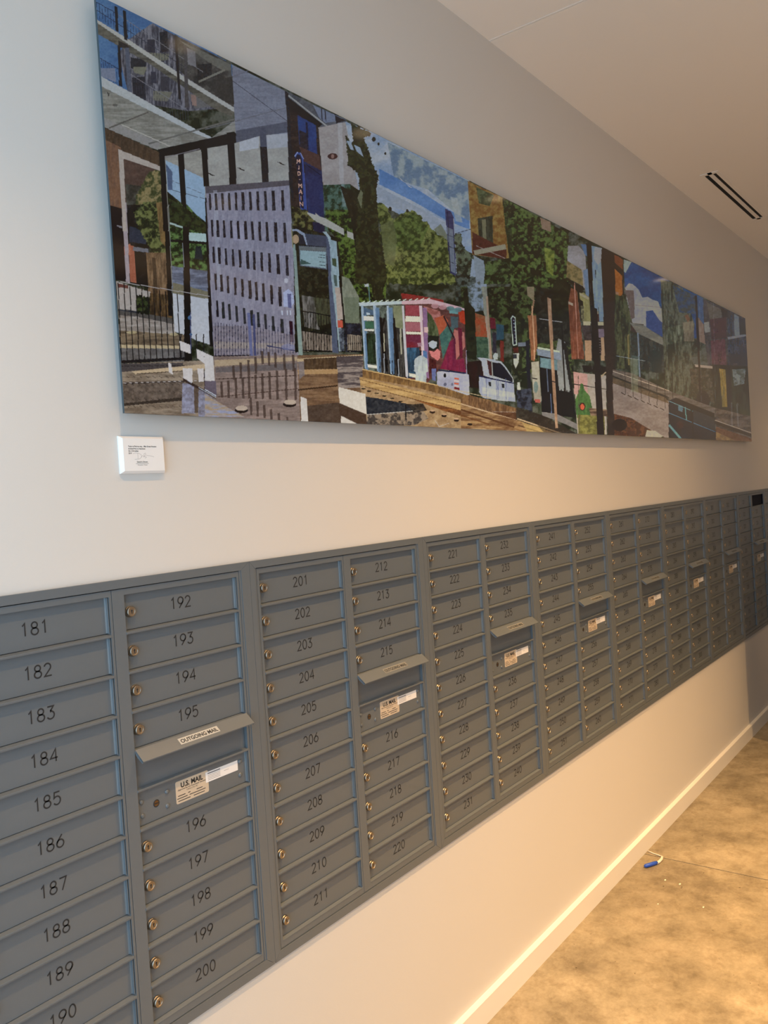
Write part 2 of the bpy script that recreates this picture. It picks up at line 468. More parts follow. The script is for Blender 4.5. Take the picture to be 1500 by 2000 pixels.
ME_A = once(panel_frame(0, .3512, XA, None), 'panel_left')
ME_B = once(panel_frame(.3527, .7275, XB, None), 'panel_right')
ME_TRIM, ME_RIM, ME_RIM2, ME_BODY = once(trim_frame(), 'trim'), once(rim()[0], 'rim'), once(rim()[1], 'rim'), once(body(), 'body')
ME_HOOD, ME_HLAB, ME_PLATE = once(slot_hood(), 'hood'), (once(hood_label(M_CLEAR), 'hood_label'), once(hood_label(M_CLEAR2), 'hood_label')), once(plate(), 'plate')
ME_MS, ME_NS, ME_CL, ME_RIV = once(mail_sticker(), 'mail_sticker'), once(notice_sticker(), 'notice'), once(carrier_lock(), 'cl'), once(rivet_geo(), 'rivet', True)
RIV = [(.3985, -.4835), (.4700, -.4825), (.4690, -.5150), (.3995, -.5150), (.6970, -.5130), (.6985, -.4790)]

ULAB = {1: 'grey mailbox unit cut off by the left edge of the photo, doors from 181',
        2: 'grey mailbox unit right of the cut-off one, doors 201 to 220',
        3: 'grey mailbox unit with doors 221 to 240, below the middle of the picture',
        4: 'grey mailbox unit with doors 241 to 260, under the parked truck in the picture',
        5: 'grey mailbox unit with doors 261 to 280, first whose numbers blur with distance',
        6: 'grey mailbox unit directly below the dark bus in the picture',
        7: 'darker grey mailbox unit below the right end of the picture',
        8: 'shaded grey mailbox unit at the right edge of the photo with a dark top door',
        9: 'farthest grey mailbox unit, past the unit with the dark top door'}
def mailbox_unit(k):
    n0 = 181 + 20*(k-1)
    u = thing('mailbox_unit', ULAB[k], 'mailboxes',
              ((k-2)*W, 0, FZ), 'mailbox units set side by side along the wall')
    link('cabinet_body', ME_BODY, u); link('trim_frame', ME_TRIM, u); link('inner_rim', ME_RIM, u); link('inner_rim', ME_RIM2, u)
    link('hinged_panel', ME_A, u); link('hinged_panel', ME_B, u)
    def door(num, ox, r):
        zt = -R0 - ROW*r
        if k == 8 and ox == XB and r == 0:      # this door is dark blue all over
            md = ME_DOOR.copy(); md.materials.clear(); md.materials.append(M_NAVY)
            link('mailbox_door', md, u, (ox, YD, zt), label='dark blue mailbox door'); return
        d = link('mailbox_door', ME_DOOR, u, (ox, YD, zt), label='mailbox door engraved %d' % num)
        link('lock', ME_LOCK, d, (.0180, 0, -.0400), label='round nickel lock')
        nb = number_mesh(num)
        nb.build('number', d, loc=(.1665 if ox == XA else .1625, -.0004, -.0525), fix=False)
    for r in range(11): door(n0+r, XA, r)
    for r in range(4): door(n0+11+r, XB, r)
    for r in range(5): door(n0+15+r, XB, r+6)
    link('slot_plate', ME_PLATE, u)
    h = link('slot_hood', ME_HOOD, u); link('name_label', ME_HLAB[k > 1], h, label='OUTGOING MAIL label')
    cdm = link('carrier_door', ME_DOOR, u, (XB, YD, Z5))
    for nm, me, lb in (('mail_sticker', ME_MS, 'tan U.S. MAIL sticker'), ('notice_sticker', ME_NS, 'white paper notice'), ('lock', ME_CL, 'brass key lock')):
        link(nm, me, cdm, (-XB, -YD, -Z5), label=lb)
    for x, z in RIV: link('rivet', ME_RIV, cdm, (x-XB, 0, z-Z5))
for k in range(1, NU+1): mailbox_unit(k)

#ART<#
# ------------------------------------------------------------------ the long acrylic picture
PX0, PX1, PZ0, PZ1, PYF, PYB = -.3925, 5.0880, FZ+.3860, FZ+1.2955, -.0300, -.0235
def art_colors(nx, nz):
    """collage of a tram street printed on the panel: flat shapes traced in the picture's own plane"""
    r_, u_, f_ = cam_axes()
    # columns are spaced by their share of the photograph so detail is even
    def pix(X, Z, Y=PYF):
        d = (X-CAM[0], Y-CAM[1], Z-CAM[2])
        D = d[0]*f_.x + d[1]*f_.y + d[2]*f_.z
        a = d[0]*r_.x + d[1]*r_.y + d[2]*r_.z; b = d[0]*u_.x + d[1]*u_.y + d[2]*u_.z
        return 750 + FPX*a/D, 1000 - FPX*b/D
    xs = np.linspace(PX0, PX1, 4000); px, _ = pix(xs, np.full(4000, FZ+.8))
    X = np.interp(np.linspace(px[0], px[-1], nx), px, xs); X[0], X[-1] = PX0, PX1
    Z = np.linspace(PZ0, PZ1, nz)
    GX, GZ = np.meshgrid(X, Z)
    U, V = pix(GX, GZ)
    rng = np.random.RandomState(7)
    def vnoise(sx, sy, seed=0, octv=4):
        out = np.zeros_like(U); amp = 1; tot = 0
        for o in range(octv):
            g = np.random.RandomState(seed*17+o).rand(257, 257)
            a = U/sx*2**o; b = V/sy*2**o
            i = np.floor(a).astype(int); j = np.floor(b).astype(int); fa = a-i; fb = b-j
            fa = fa*fa*(3-2*fa); fb = fb*fb*(3-2*fb); i %= 256; j %= 256
            out += amp*((g[j, i]*(1-fa)+g[j, i+1]*fa)*(1-fb) + (g[j+1, i]*(1-fa)+g[j+1, i+1]*fa)*fb)
            tot += amp; amp *= .62
        return out/tot
    NS = {'f': vnoise(6.5, 6.5, 1, 5), 'g': vnoise(16, 16, 2), 'v': vnoise(3.5, 20, 3), 'h': vnoise(30, 5, 4), 's': vnoise(3.2, 3.2, 5, 2), 'c': vnoise(40, 22, 6), 'e': vnoise(16, 16, 9)}
    img = np.zeros(U.shape+(3,)); img[:] = (96, 98, 86)
    ZM = {'A': (150, 0, 4.2857), 'B': (150, 400, 4.2857), 'C': (400, 100, 4.2857), 'D': (400, 450, 4.2857), 'E': (650, 200, 3.75),
          'F': (650, 500, 3.75), 'G': (1000, 400, 3.0), 'H': (680, 580, 5.357), 'I': (900, 560, 5.357), 'J': (1080, 480, 6.818),
          'K': (1280, 560, 6.45), 'L': (560, 400, 6.25), 'P': (0, 0, 1)}
    def P(z, pts):
        ox, oy, s = ZM[z]
        if isinstance(pts, str): pts = [tuple(map(float, q.split(','))) for q in pts.split()]
        return np.array([(ox+x/s, oy+y/s) for x, y in pts])
    def mask(p):
        rough = (U > p[:, 0].min()-1) & (U < p[:, 0].max()+1) & (V > p[:, 1].min()-1) & (V < p[:, 1].max()+1)
        idx = np.nonzero(rough); a = U[idx]; b = V[idx]; c = np.zeros(a.shape, bool)
        for k in range(len(p)):
            x1, y1 = p[k-1]; x2, y2 = p[k]
            if y1 == y2: continue
            c ^= ((b < y1) != (b < y2)) & (a < (x2-x1)*(b-y1)/(y2-y1)+x1)
        return idx[0][c], idx[1][c]
    def paint(z, pts, col, c2=None, n='f', al=1.0, k=3.2, jit=0):
        p = P(z, pts)
        if jit:
            q = []
            R = np.random.RandomState(int(abs(p[:, 0].sum())) % 9999)
            for i in range(len(p)):
                a, b = p[i-1], p[i]; L = np.hypot(*(b-a)); m_ = max(1, int(L/max(jit*1.2, 2)))
                for t_ in range(m_): q.append(a+(b-a)*t_/m_ + R.uniform(-jit, jit, 2))
            p = np.array(q)
        I = mask(p)
        c = np.array(col, float)
        if c2 is not None:
            t_ = np.clip((NS[n][I]-.5)*k+.5, 0, 1)[:, None]
            c = c*(1-t_) + np.array(c2, float)*t_
        img[I] = img[I]*(1-al) + c*al
    def line(z, x1, y1, x2, y2, w_, col, al=1.0):
        s = ZM[z][2]; p = P(z, [(x1, y1), (x2, y2)]); d = p[1]-p[0]; L = np.hypot(*d) + 1e-6
        nn = np.array([-d[1], d[0]])/L*w_/2
        I = mask(np.array([p[0]+nn, p[1]+nn, p[1]-nn, p[0]-nn])); img[I] = img[I]*(1-al) + np.array(col, float)*al
    def ell(z, cx, cy, rx, ry, col, c2=None, al=1.0, n='f', k=3.2):
        paint(z, [(cx+rx*math.cos(a*math.pi/12), cy+ry*math.sin(a*math.pi/12)) for a in range(24)], col, c2, n, al, k)
    def pickets(z, x0, x1, step, t0, t1, b0, b1, lean, w_, col, al=1.0):
        n_ = max(1, int((x1-x0)/step))
        for i in range(n_+1):
            t_ = i/n_; x = x0+(x1-x0)*t_
            line(z, x, t0+(t1-t0)*t_, x+lean, b0+(b1-b0)*t_, w_, col, al)
    GR, GD = (104, 122, 60), (34, 44, 24)
    # --- upper left: balconies and soffit
    paint('P', '180,0 1470,0 1470,870 180,870', (96, 98, 84), GD, 'g')
    paint('A', '140,-20 400,-20 1300,540 1300,700 800,900 195,700', (70, 112, 162), (84, 126, 172), 'c')
    paint('A', '420,340 630,195 830,300 1290,540 1320,900 930,930 640,880 430,780 350,450', (128, 127, 135), (70, 70, 80), 'v')
    paint('A', '690,270 760,260 770,430 700,440', (45, 45, 55)); paint('A', '590,330 650,330 660,450 600,440', (60, 60, 72))
    paint('A', '450,480 580,500 580,600 450,570', (50, 52, 60)); paint('A', '460,650 570,640 580,840 470,800', (48, 50, 60))
    paint('A', '620,600 660,600 670,700 620,690', (62, 64, 80)); paint('A', '700,640 770,640 775,770 705,750', (66, 66, 76))
    paint('A', '600,440 770,450 770,500 640,520', (120, 118, 100)); paint('A', '470,560 590,560 560,630 480,610', (125, 124, 105))
    paint('A', '640,760 800,770 760,850 640,840', (120, 118, 102))
    paint('A', '820,290 1290,530 1320,910 920,650 830,560', (94, 91, 84), (60, 58, 56), 'g')
    paint('A', '860,340 1290,540 1290,590 1220,590 1100,520 900,370', (112, 110, 98)); paint('A', '920,400 990,430 1000,560 930,540', (128, 124, 124))
    paint('A', '1010,540 1130,530 1130,650 1010,670', (50, 50, 52)); line('A', 1020, 685, 1240, 585, 4, (130, 127, 112))
    paint('A', '1060,690 1300,640 1320,880 1240,850', (66, 64, 60)); paint('A', '930,780 1120,830 1120,890 990,910', (112, 110, 108))
    paint('A', '955,790 1000,800 1005,890 965,880', (150, 120, 108))
    pickets('A', 165, 330, 21, 20, 110, 150, 250, 4, .8, (42, 50, 88)); pickets('A', 425, 900, 23, 170, 480, 330, 640, 4, .8, (52, 56, 72), .8)
    line('A', 150, 10, 330, 110, 1.1, (36, 42, 66)); line('A', 330, 110, 1060, 605, 1.0, (128, 128, 132)); line('A', 160, 80, 900, 560, 1.0, (48, 52, 70))
    paint('A', '163,160 430,328 920,655 1325,905 1325,945 900,690 420,368 170,195', (178, 176, 166))
    paint('A', '168,190 420,362 900,685 1320,940 1300,975 1130,900 860,705 600,530 350,385 175,285', (110, 106, 92), (84, 80, 70), 'h')
    paint('A', '345,340 420,370 440,400 350,400', (60, 55, 52))
    pickets('A', 190, 350, 16, 482, 580, 640, 720, 3, .8, (48, 54, 92)); pickets('A', 455, 930, 21, 630, 930, 800, 1060, 4, .7, (66, 68, 84), .8)
    line('A', 183, 480, 350, 578, 1.1, (40, 46, 70)); line('A', 450, 622, 930, 925, 1.1, (130, 130, 138))
    paint('A', '190,570 320,570 330,690 200,640', (124, 134, 156))
    for q in ('315,50 340,60 350,270 325,255', '385,85 412,95 425,340 395,330', '340,380 365,390 382,730 357,715', '815,300 837,310 872,830 850,830'): paint('A', q, (42, 40, 46))
    paint('A', '400,400 435,400 460,780 428,770', (94, 100, 116)); paint('A', '895,370 920,380 938,900 905,900', (84, 80, 80))
    paint('A', '198,636 460,778 1000,1085 1130,1150 1110,1165 980,1112 206,722', (178, 182, 180))
    paint('A', '206,722 980,1112 1110,1165 1335,1000 1338,1120 780,1245 670,1255 226,1062', (152, 150, 138), (126, 123, 112), 'h')
    paint('A', '226,985 350,1040 700,1200 670,1255 228,1066', (150, 146, 140)); line('A', 270, 1072, 600, 938, 3, (104, 100, 92)); line('A', 600, 1204, 1330, 995, 3.2, (112, 110, 102))
    line('A', 370, 1040, 780, 1225, 2.2, (178, 172, 160)); paint('A', '255,770 275,785 268,810 258,800', (84, 82, 76)); ell('A', 320, 880, 22, 12, (104, 102, 94))
    # --- lower left: brown wall, glazing, fence
    paint('A', '228,1062 690,1275 730,1935 285,1935', (76, 60, 46), (96, 74, 54), 'v')
    paint('A', '240,1170 372,1235 385,1750 272,1715', (122, 88, 68), (140, 100, 72), 'v'); paint('A', '275,1715 385,1750 390,1935 285,1935', (44, 36, 38))
    paint('A', '390,1325 705,1430 725,1935 420,1935', (92, 70, 60), (110, 84, 72), 'c'); paint('A', '410,1540 560,1560 560,1935 420,1935', (96, 96, 84), (62, 60, 52), 'g')
    paint('A', '600,1440 705,1420 725,1935 480,1935 500,1640', (150, 132, 84), (70, 78, 42), 'f', k=5, jit=2)
    paint('B', '278,40 385,60 418,645 325,625', (40, 30, 34)); paint('B', '335,170 380,180 378,195 337,182', (130, 125, 130))
    paint('B', '415,0 600,0 610,700 440,650', (50, 46, 46), (28, 28, 28), 'g'); paint('B', '440,180 580,220 580,330 440,310', (52, 62, 80))
    paint('B', '430,340 480,345 500,655 450,645', (172, 98, 72)); paint('B', '470,350 600,370 600,400 470,385', (118, 120, 128))
    paint('B', '395,325 448,330 450,420 400,420', (186, 112, 84)); paint('B', '380,-20 415,-20 445,655 412,645', (168, 154, 158))
    paint('A', '346,1248 700,1393 703,1432 392,1328 418,1935 386,1935', (182, 168, 154))
    paint('B', '560,-20 720,-20 745,400 640,420 520,200 480,60', (118, 124, 66), (42, 50, 28), 'f', k=5, jit=2)
    paint('B', '665,-20 725,-20 760,380 700,300', (148, 116, 66), (120, 94, 56), 'v')
    paint('B', '580,400 748,400 790,900 610,900', (146, 114, 80), (98, 76, 54), 'v'); paint('B', '630,440 660,450 690,900 655,900 640,640', (84, 66, 48))
    paint('B', '330,640 480,690 620,730 620,900 345,880', (172, 164, 156)); paint('B', '340,655 430,675 430,700 340,690', (112, 66, 58))
    paint('B', '345,870 520,890 820,960 870,1010 360,1000', (92, 88, 84)); paint('B', '350,925 500,935 820,1000 830,1100 355,1060', (168, 160, 150), (140, 130, 120), 'h')
    paint('B', '495,760 640,770 665,925 500,905', (70, 84, 46), (28, 34, 24), 'f', k=5, jit=2); paint('B', '610,735 800,760 800,950 615,920', (112, 86, 52), (66, 52, 36), 'v', k=4)
    paint('B', '355,1050 900,1090 900,1200 365,1170', (136, 118, 92), (100, 86, 68), 'h'); paint('B', '360,1170 900,1180 900,1205 362,1200', (186, 168, 128))
    paint('B', '365,1200 900,1205 900,1310 370,1320', (118, 116, 114), (96, 92, 90), 'h')
    ell('B', 460, 1068, 45, 12, (176, 162, 120)); ell('B', 810, 1085, 38, 12, (172, 158, 118))
    paint('A', '690,1290 1335,1120 1340,1560 1100,1560 1090,1935 730,1935', (166, 162, 148), (150, 146, 134), 'h')
    paint('A', '740,1340 1070,1495 1080,1870 765,1640', (150, 178, 200)); line('A', 770, 1500, 1060, 1625, .8, (100, 110, 122)); line('A', 800, 1590, 1070, 1665, 1, (80, 88, 100))
    paint('A', '745,1370 800,1440 800,1590 765,1590', (86, 104, 134)); paint('A', '755,1600 920,1735 1095,1870 1100,1935 760,1935', (62, 74, 36), (26, 32, 20), 'f', k=5)
    paint('B', '765,-40 925,0 1090,180 1110,550 790,520', (100, 134, 66), (34, 48, 26), 'f', k=5); paint('B', '760,-60 910,20 1090,170 1080,230 770,180', (34, 40, 24), (60, 72, 36), 'f', k=4)
    paint('B', '995,350 1040,345 1058,460 985,455', (44, 52, 56)); line('B', 1022, 460, 1028, 550, 1.6, (30, 34, 34))
    paint('B', '795,512 1110,560 1112,740 800,705', (128, 138, 158), (92, 100, 118), 'h'); paint('B', '805,650 1110,730 1112,800 805,760', (128, 122, 96))
    paint('B', '800,742 1112,790 1142,1180 1000,1135 940,1102 820,1062', (188, 192, 196))
    paint('B', '775,145 890,182 890,200 775,160', (170, 190, 178)); paint('B', '938,232 1088,242 1088,312 938,302', (176, 200, 190))
    for q in ('A|690,1290 737,1300 772,1935 725,1935', 'A|845,1268 895,1265 918,1745 872,1705', 'A|1035,1190 1092,1185 1108,1560 1062,1560', 'A|1255,1110 1320,1100 1338,1550 1282,1555',
              'A|680,1250 1335,1108 1340,1185 900,1285 700,1312', 'B|725,-30 768,-30 805,930 768,930', 'B|886,180 938,185 965,1345 905,1345', 'B|1072,-60 1098,-60 1145,1190 1112,1185', 'B|750,285 1098,312 1098,334 750,308'):
        z_, q_ = q.split('|'); paint(z_, q_, (30, 29, 31))
    line('A', 735, 1320, 1030, 1245, 1.5, (138, 130, 132)); line('A', 742, 1330, 770, 1935, 1, (160, 156, 140)); line('B', 768, 0, 800, 740, 1, (150, 150, 140))
    line('B', 885, 320, 900, 520, 1, (150, 156, 160)); ell('B', 945, 945, 15, 18, (70, 110, 150)); ell('B', 955, 1085, 12, 12, (70, 110, 150))
    line('B', 950, 900, 955, 1240, 1.4, (86, 96, 140))
    # paving and puddles
    paint('B', '370,1330 1150,1300 1180,1790 398,1745', (158, 142, 120), (124, 108, 90), 'h'); paint('B', '385,1480 900,1470 900,1640 392,1665', (122, 108, 94), (98, 86, 76), 'f')
    for i in range(9):
        for j in range(6): line('B', 400+55*i+14*(j % 2), 1370+62*j, 424+55*i+14*(j % 2), 1388+62*j, .9, (74, 64, 56))
    paint('B', '370,1330 890,1322 890,1350 375,1400', (84, 78, 78)); line('B', 375, 1350, 900, 1345, 1, (50, 44, 44)); paint('B', '460,1395 1050,1335 1150,1345 1150,1375 490,1418', (196, 172, 134))
    line('B', 500, 1415, 900, 1390, 1.4, (66, 54, 46)); line('B', 385, 1498, 900, 1478, 1.6, (60, 52, 50)); line('B', 385, 1493, 1500, 1455, .6, (190, 184, 180)); paint('B', '392,1662 880,1612 880,1640 395,1684', (70, 60, 52))
    paint('B', '885,1490 985,1500 990,1745 878,1745', (152, 156, 180), (128, 126, 140), 'f'); paint('B', '1018,1530 1172,1640 1180,1780 1018,1775', (150, 154, 178), (122, 118, 128), 'f'); paint('B', '980,1510 1020,1530 1015,1740 985,1740', (104, 88, 74))
    paint('B', '890,1450 1165,1600 1165,1620 890,1475', (70, 54, 46)); line('B', 890, 1440, 960, 1492, 1.2, (190, 196, 210)); line('B', 1020, 1530, 1165, 1612, 1.2, (186, 196, 206))
    pickets('B', 345, 840, 49, 650, 740, 1310, 1285, 28, 1.9, (34, 32, 38)); line('B', 330, 640, 1110, 765, 1.2, (176, 170, 168)); paint('B', '370,1302 900,1275 900,1298 372,1328', (34, 32, 38)); line('B', 345, 880, 500, 900, 2, (50, 56, 68))
    for x in (870, 900, 1000, 1060): line('B', x, 1080, x+6, 1290, 2, (40, 38, 46))
    for q in ('860,1138 948,1172 952,1248 866,1215', '1000,1205 1140,1270 1152,1478 1074,1474 1070,1332 1005,1282', '885,1365 968,1372 968,1490 890,1450', '1010,1370 1062,1370 1062,1480 1020,1482', '765,1320 790,1330 805,1420 770,1402'): paint('B', q, (206, 201, 196))
    ell('B', 1080, 1272, 18, 5, (60, 60, 66)); line('B', 1066, 1370, 1072, 1560, 1.5, (50, 44, 60))
    # --- white office block with its reflection
    paint('C', '228,112 672,332 700,780 262,800', (132, 136, 148), (122, 124, 136), 'h'); line('C', 235, 250, 690, 585, 1, (66, 66, 76)); line('C', 0, 655, 690, 470, 1.5, (112, 112, 118)); line('C', 230, 215, 370, 160, 1.2, (112, 112, 124))
    paint('C', '0,740 190,690 262,690 262,770 10,815', (40, 38, 40)); paint('C', '262,665 690,590 700,690 262,770', (92, 96, 110))
    for q in ('20,812 188,788 208,1135 36,1135', '248,770 458,712 482,1112 268,1130', '510,702 692,690 708,1085 538,1105'): paint('C', q, (172, 169, 157), (160, 157, 146), 'c')
    paint('C', '290,760 450,712 455,810 290,840', (180, 182, 184)); paint('C', '510,705 692,680 695,800 515,820', (172, 176, 184), al=.7)
    paint('C', '188,690 242,690 266,1135 208,1135', (36, 33, 36)); paint('C', '458,640 512,640 538,1112 482,1112', (44, 42, 48)); paint('C', '458,640 512,640 520,800 466,800', (84, 88, 104))
    paint('C', '-10,800 18,810 38,1140 10,1140', (34, 32, 34))
    for x, y in ((305, 987), (640, 940), (50, 1030)): paint('C', [(x-36, y-14), (x-10, y-10), (x+36, y+14), (x+8, y+12)], (52, 40, 36))
    BF = '402,364 565,352 583,700 418,700'
    paint('P', BF, (156, 152, 164), (140, 136, 150), 'v'); paint('P', '401,364 565,352 566,362 402,378', (96, 90, 96)); paint('P', '416,372 424,371 432,560 424,560', (176, 178, 186), al=.5)
    paint('P', '455,440 480,440 482,470 456,470', (178, 170, 190), al=.4); paint('C', '400,1340 700,1330 710,1400 405,1420', (148, 142, 156), al=.5)
    WN = [([42, 93, 147, 203, 260, 318, 380, 442, 507, 573, 650], (1193, 1330), (1163, 1335), 'C'), ([60, 107, 160, 220, 278, 340, 397, 458, 520, 592, 668], (1412, 1552), (1435, 1605), 'C'),
          ([72, 120, 176, 235, 293, 357, 412, 475, 540, 612, 687], (137, 272), (208, 380), 'D'), ([90, 138, 192, 253, 313, 376, 430, 490, 557, 628], (360, 500), (472, 636), 'D'), ([103, 152, 205, 265, 330, 392, 447, 507, 570, 645], (585, 725), (740, 862), 'D')]
    for r_i, (xs_, L_, R_, z_) in enumerate(WN):
        for i, x in enumerate(xs_):
            t_ = (x-xs_[0])/(xs_[-1]-xs_[0]); a = L_[0]+(R_[0]-L_[0])*t_; b = L_[1]+(R_[1]-L_[1])*t_; hw = 10+2.5*t_+(2 if i % 4 == 1 else 0)
            c_ = (38, 34, 46) if (r_i < 4 or i < 1) else (54, 58, 54)
            paint(z_, [(x-hw, a), (x+hw-2, a), (x+hw+5, b), (x-hw+6, b)], c_, (60, 58, 66), 's', k=2)
    ell('D', 680, 420, 16, 22, (184, 184, 190)); paint('D', '655,520 700,490 735,520 750,600 725,640 660,640', (170, 178, 206)); paint('D', '692,530 722,530 728,650 700,650', (104, 108, 150)); paint('D', '705,758 735,762 745,935 715,935', (66, 30, 48))
    for x in (645, 690, 715): line('D', x, 670, x+4, 710, 2.5, (190, 196, 210))
    paint('D', '70,800 370,800 760,880 775,1050 80,1050', (150, 140, 146), (126, 116, 120), 'h', al=.7); paint('D', '80,930 770,950 775,985 80,990', (176, 162, 142), al=.6)
    pickets('D', 88, 350, 22, 770, 800, 1050, 1045, 2, 1.2, (58, 58, 82), .9); pickets('D', 440, 760, 23, 780, 830, 1040, 1030, 4, 1.2, (66, 66, 90), .85)
    paint('D', '355,690 380,690 405,1090 382,1090', (110, 116, 158)); paint('D', '400,700 420,700 432,1090 412,1090', (84, 88, 128)); line('D', 80, 1052, 380, 1045, 2, (40, 38, 52)); line('D', 520, 965, 770, 1010, 2.5, (70, 74, 110)); ell('D', 700, 975, 60, 26, (130, 134, 172), al=.7)
    paint('D', '75,1055 775,1045 800,1610 100,1580', (156, 136, 124), (132, 114, 104), 'h'); paint('D', '80,1085 770,1060 775,1090 85,1140', (178, 156, 122)); paint('D', '90,1150 770,1110 775,1165 90,1190', (112, 104, 102)); line('D', 90, 1245, 770, 1215, 1.6, (82, 66, 58)); line('D', 100, 1395, 780, 1325, 1.6, (96, 76, 66))
    for xs_, a0, a1, b0, b1 in (((240, 300, 365, 425), 1130, 1060, 1250, 1200), ((480, 535, 590, 665, 740), 1010, 1040, 1120, 1180), ((140, 197, 260, 318, 370, 425, 482, 542, 605, 680, 757), 1265, 1150, 1400, 1420), ((385, 440, 497, 555, 620, 690), 1400, 1560, 1545, 1610)):
        for i, x in enumerate(xs_):
            t_ = i/(len(xs_)-1); a = a0+(a1-a0)*t_; paint('D', [(x-11, a), (x+9, a), (x+14, b0+(b1-b0)*t_), (x-6, b0+(b1-b0)*t_)], (82, 66, 58), al=.8)
    paint('D', '0,1035 70,1060 82,1260 0,1260', (204, 200, 194)); paint('D', '0,1260 90,1260 100,1390 0,1330', (110, 100, 112)); line('D', 0, 1330, 95, 1385, 1.5, (196, 206, 216))
    paint('D', '0,1370 100,1430 330,1560 0,1560', (150, 156, 182), (170, 150, 120), 'h', k=4)
    for x, y in ((305, 1490), (710, 1440), (1030, 1405)): ell('D', x, y+16, 56 if x < 1000 else 38, 24, (50, 40, 38)); ell('D', x+4, y-2, 50 if x < 1000 else 34, 22, (186, 168, 146))
    # --- brick tower with the vertical sign
    paint('C', '672,330 1190,585 1190,700 960,640 700,440', (104, 106, 110), (80, 82, 88), 'g'); paint('C', '905,450 1185,575 1010,600 960,560', (120, 128, 146)); paint('C', '1095,540 1185,578 1100,605', (40, 36, 50))
    for x in (975, 1005, 1090): line('C', x, 480+(x-975)*.4, x+10, 590, 1.6, (40, 40, 56))
    paint('C', '690,430 955,640 1010,1415 722,1290', (66, 50, 46), (50, 38, 40), 'h'); paint('C', '690,380 985,610 950,640 690,470', (34, 32, 38)); paint('C', '668,330 700,350 712,480 745,1310 705,1100 688,560', (44, 44, 52))
    line('C', 700, 370, 1100, 690, 3, (160, 158, 150)); paint('C', '775,535 930,620 940,860 792,800', (42, 78, 140), (34, 60, 118), 'c'); paint('C', '845,590 862,600 870,830 852,820', (28, 34, 70)); paint('C', '790,660 855,690 860,830 794,800', (48, 44, 58))
    paint('C', '792,800 960,870 975,1000 830,925', (92, 62, 56)); paint('C', '832,922 978,1002 1005,1405 865,1352', (42, 62, 116), (34, 46, 88), 'c'); paint('C', '860,1010 955,1060 965,1380 880,1340', (40, 56, 104)); line('C', 850, 950, 975, 1040, 1.2, (24, 26, 56))
    paint('C', '750,870 770,842 800,850 825,890 858,1348 826,1340 800,1330 770,930', (62, 88, 158)); paint('C', '760,890 775,862 798,868 812,900 830,1320 806,1310', (34, 36, 66)); line('C', 752, 880, 778, 845, 1.2, (170, 180, 210)); line('C', 800, 850, 828, 905, 1.2, (150, 164, 206))
    glyph = {'M': [(0, 1, 0, 0), (0, 0, .5, .6), (.5, .6, 1, 0), (1, 0, 1, 1)], 'I': [(.5, 0, .5, 1)], 'D': [(0, 0, 0, 1), (0, 0, .8, .2), (.8, .2, .8, .8), (.8, .8, 0, 1)],
             'A': [(0, 1, .5, 0), (.5, 0, 1, 1), (.2, .65, .8, .65)], 'N': [(0, 1, 0, 0), (0, 0, 1, 1), (1, 1, 1, 0)], '.': [(.3, .5, .7, .5)]}
    for i, c_ in enumerate('MID.MAIN'):
        for a, b, c, d in glyph[c_]: x0 = 772+3.6*i; y0 = 905+51*i; line('C', x0+24*a, y0+34*b, x0+24*c, y0+34*d, 1.3, (226, 172, 140))
    paint('C', '950,640 1190,590 1212,960 1285,1015 1305,1175 1215,1112 990,1122', (172, 160, 150), (158, 146, 136), 'c'); paint('C', '1110,600 1150,600 1165,1110 1130,1110', (184, 178, 172), al=.6); ell('C', 1070, 880, 42, 26, (84, 46, 44)); ell('C', 1070, 880, 14, 18, (150, 110, 96))
    paint('C', '990,1120 1215,1112 1290,1620 1005,1500', (84, 114, 96), (38, 62, 40), 'f', k=5); paint('C', '1140,1110 1170,1110 1180,1300 1150,1300', (140, 160, 154), al=.6)
    paint('C', '735,1300 850,1330 920,1400 900,1540 740,1500', (118, 112, 58), (40, 40, 26), 'f', k=5, jit=1.5)
    paint('C', '900,1430 1000,1440 1010,1560 920,1540', (34, 40, 74))
    # shelter, kiosk and the big tree
    paint('L', '80,250 560,380 640,420 700,600 800,1800 100,1800', (58, 58, 38), (28, 30, 22), 'f', k=4); paint('L', '470,60 800,60 870,440 1230,800 1200,1220 880,1190 700,900 620,420 500,300', (96, 118, 44), (28, 40, 20), 'f', k=5)
    paint('L', '350,100 480,200 700,300 700,370 350,200', (176, 170, 152)); paint('L', '250,92 480,170 700,296 700,372 330,185 255,110', (178, 172, 154)); paint('L', '738,318 828,355 828,428 738,392', (180, 174, 156))
    paint('L', '780,-200 960,-40 1105,0 1130,400 1225,770 1160,1160 1060,1180 1000,720 850,460', (36, 38, 24), (56, 58, 34), 'v'); paint('C', '1130,1120 1240,1180 1300,1330 1330,1714 1270,1714 1220,1400', (34, 34, 24), (56, 52, 34), 'v')
    for a in ((1000, 700, 1100, 960), (850, 900, 1080, 1170), (1080, 1170, 900, 1000), (700, 690, 960, 760), (960, 760, 1060, 900)): line('L', *a, 2, (26, 26, 18))
    paint('L', '670,870 760,900 880,1120 885,1440 760,1480 700,1440', (136, 142, 118), (118, 124, 104), 'v'); paint('L', '700,1130 885,1130 885,1440 720,1450', (104, 116, 92), al=.7)
    paint('L', '180,1100 330,1130 400,1530 220,1490', (128, 124, 116), (80, 78, 70), 'v'); paint('L', '330,1130 520,1150 540,1450 380,1480', (60, 60, 46), (84, 88, 60), 'v')
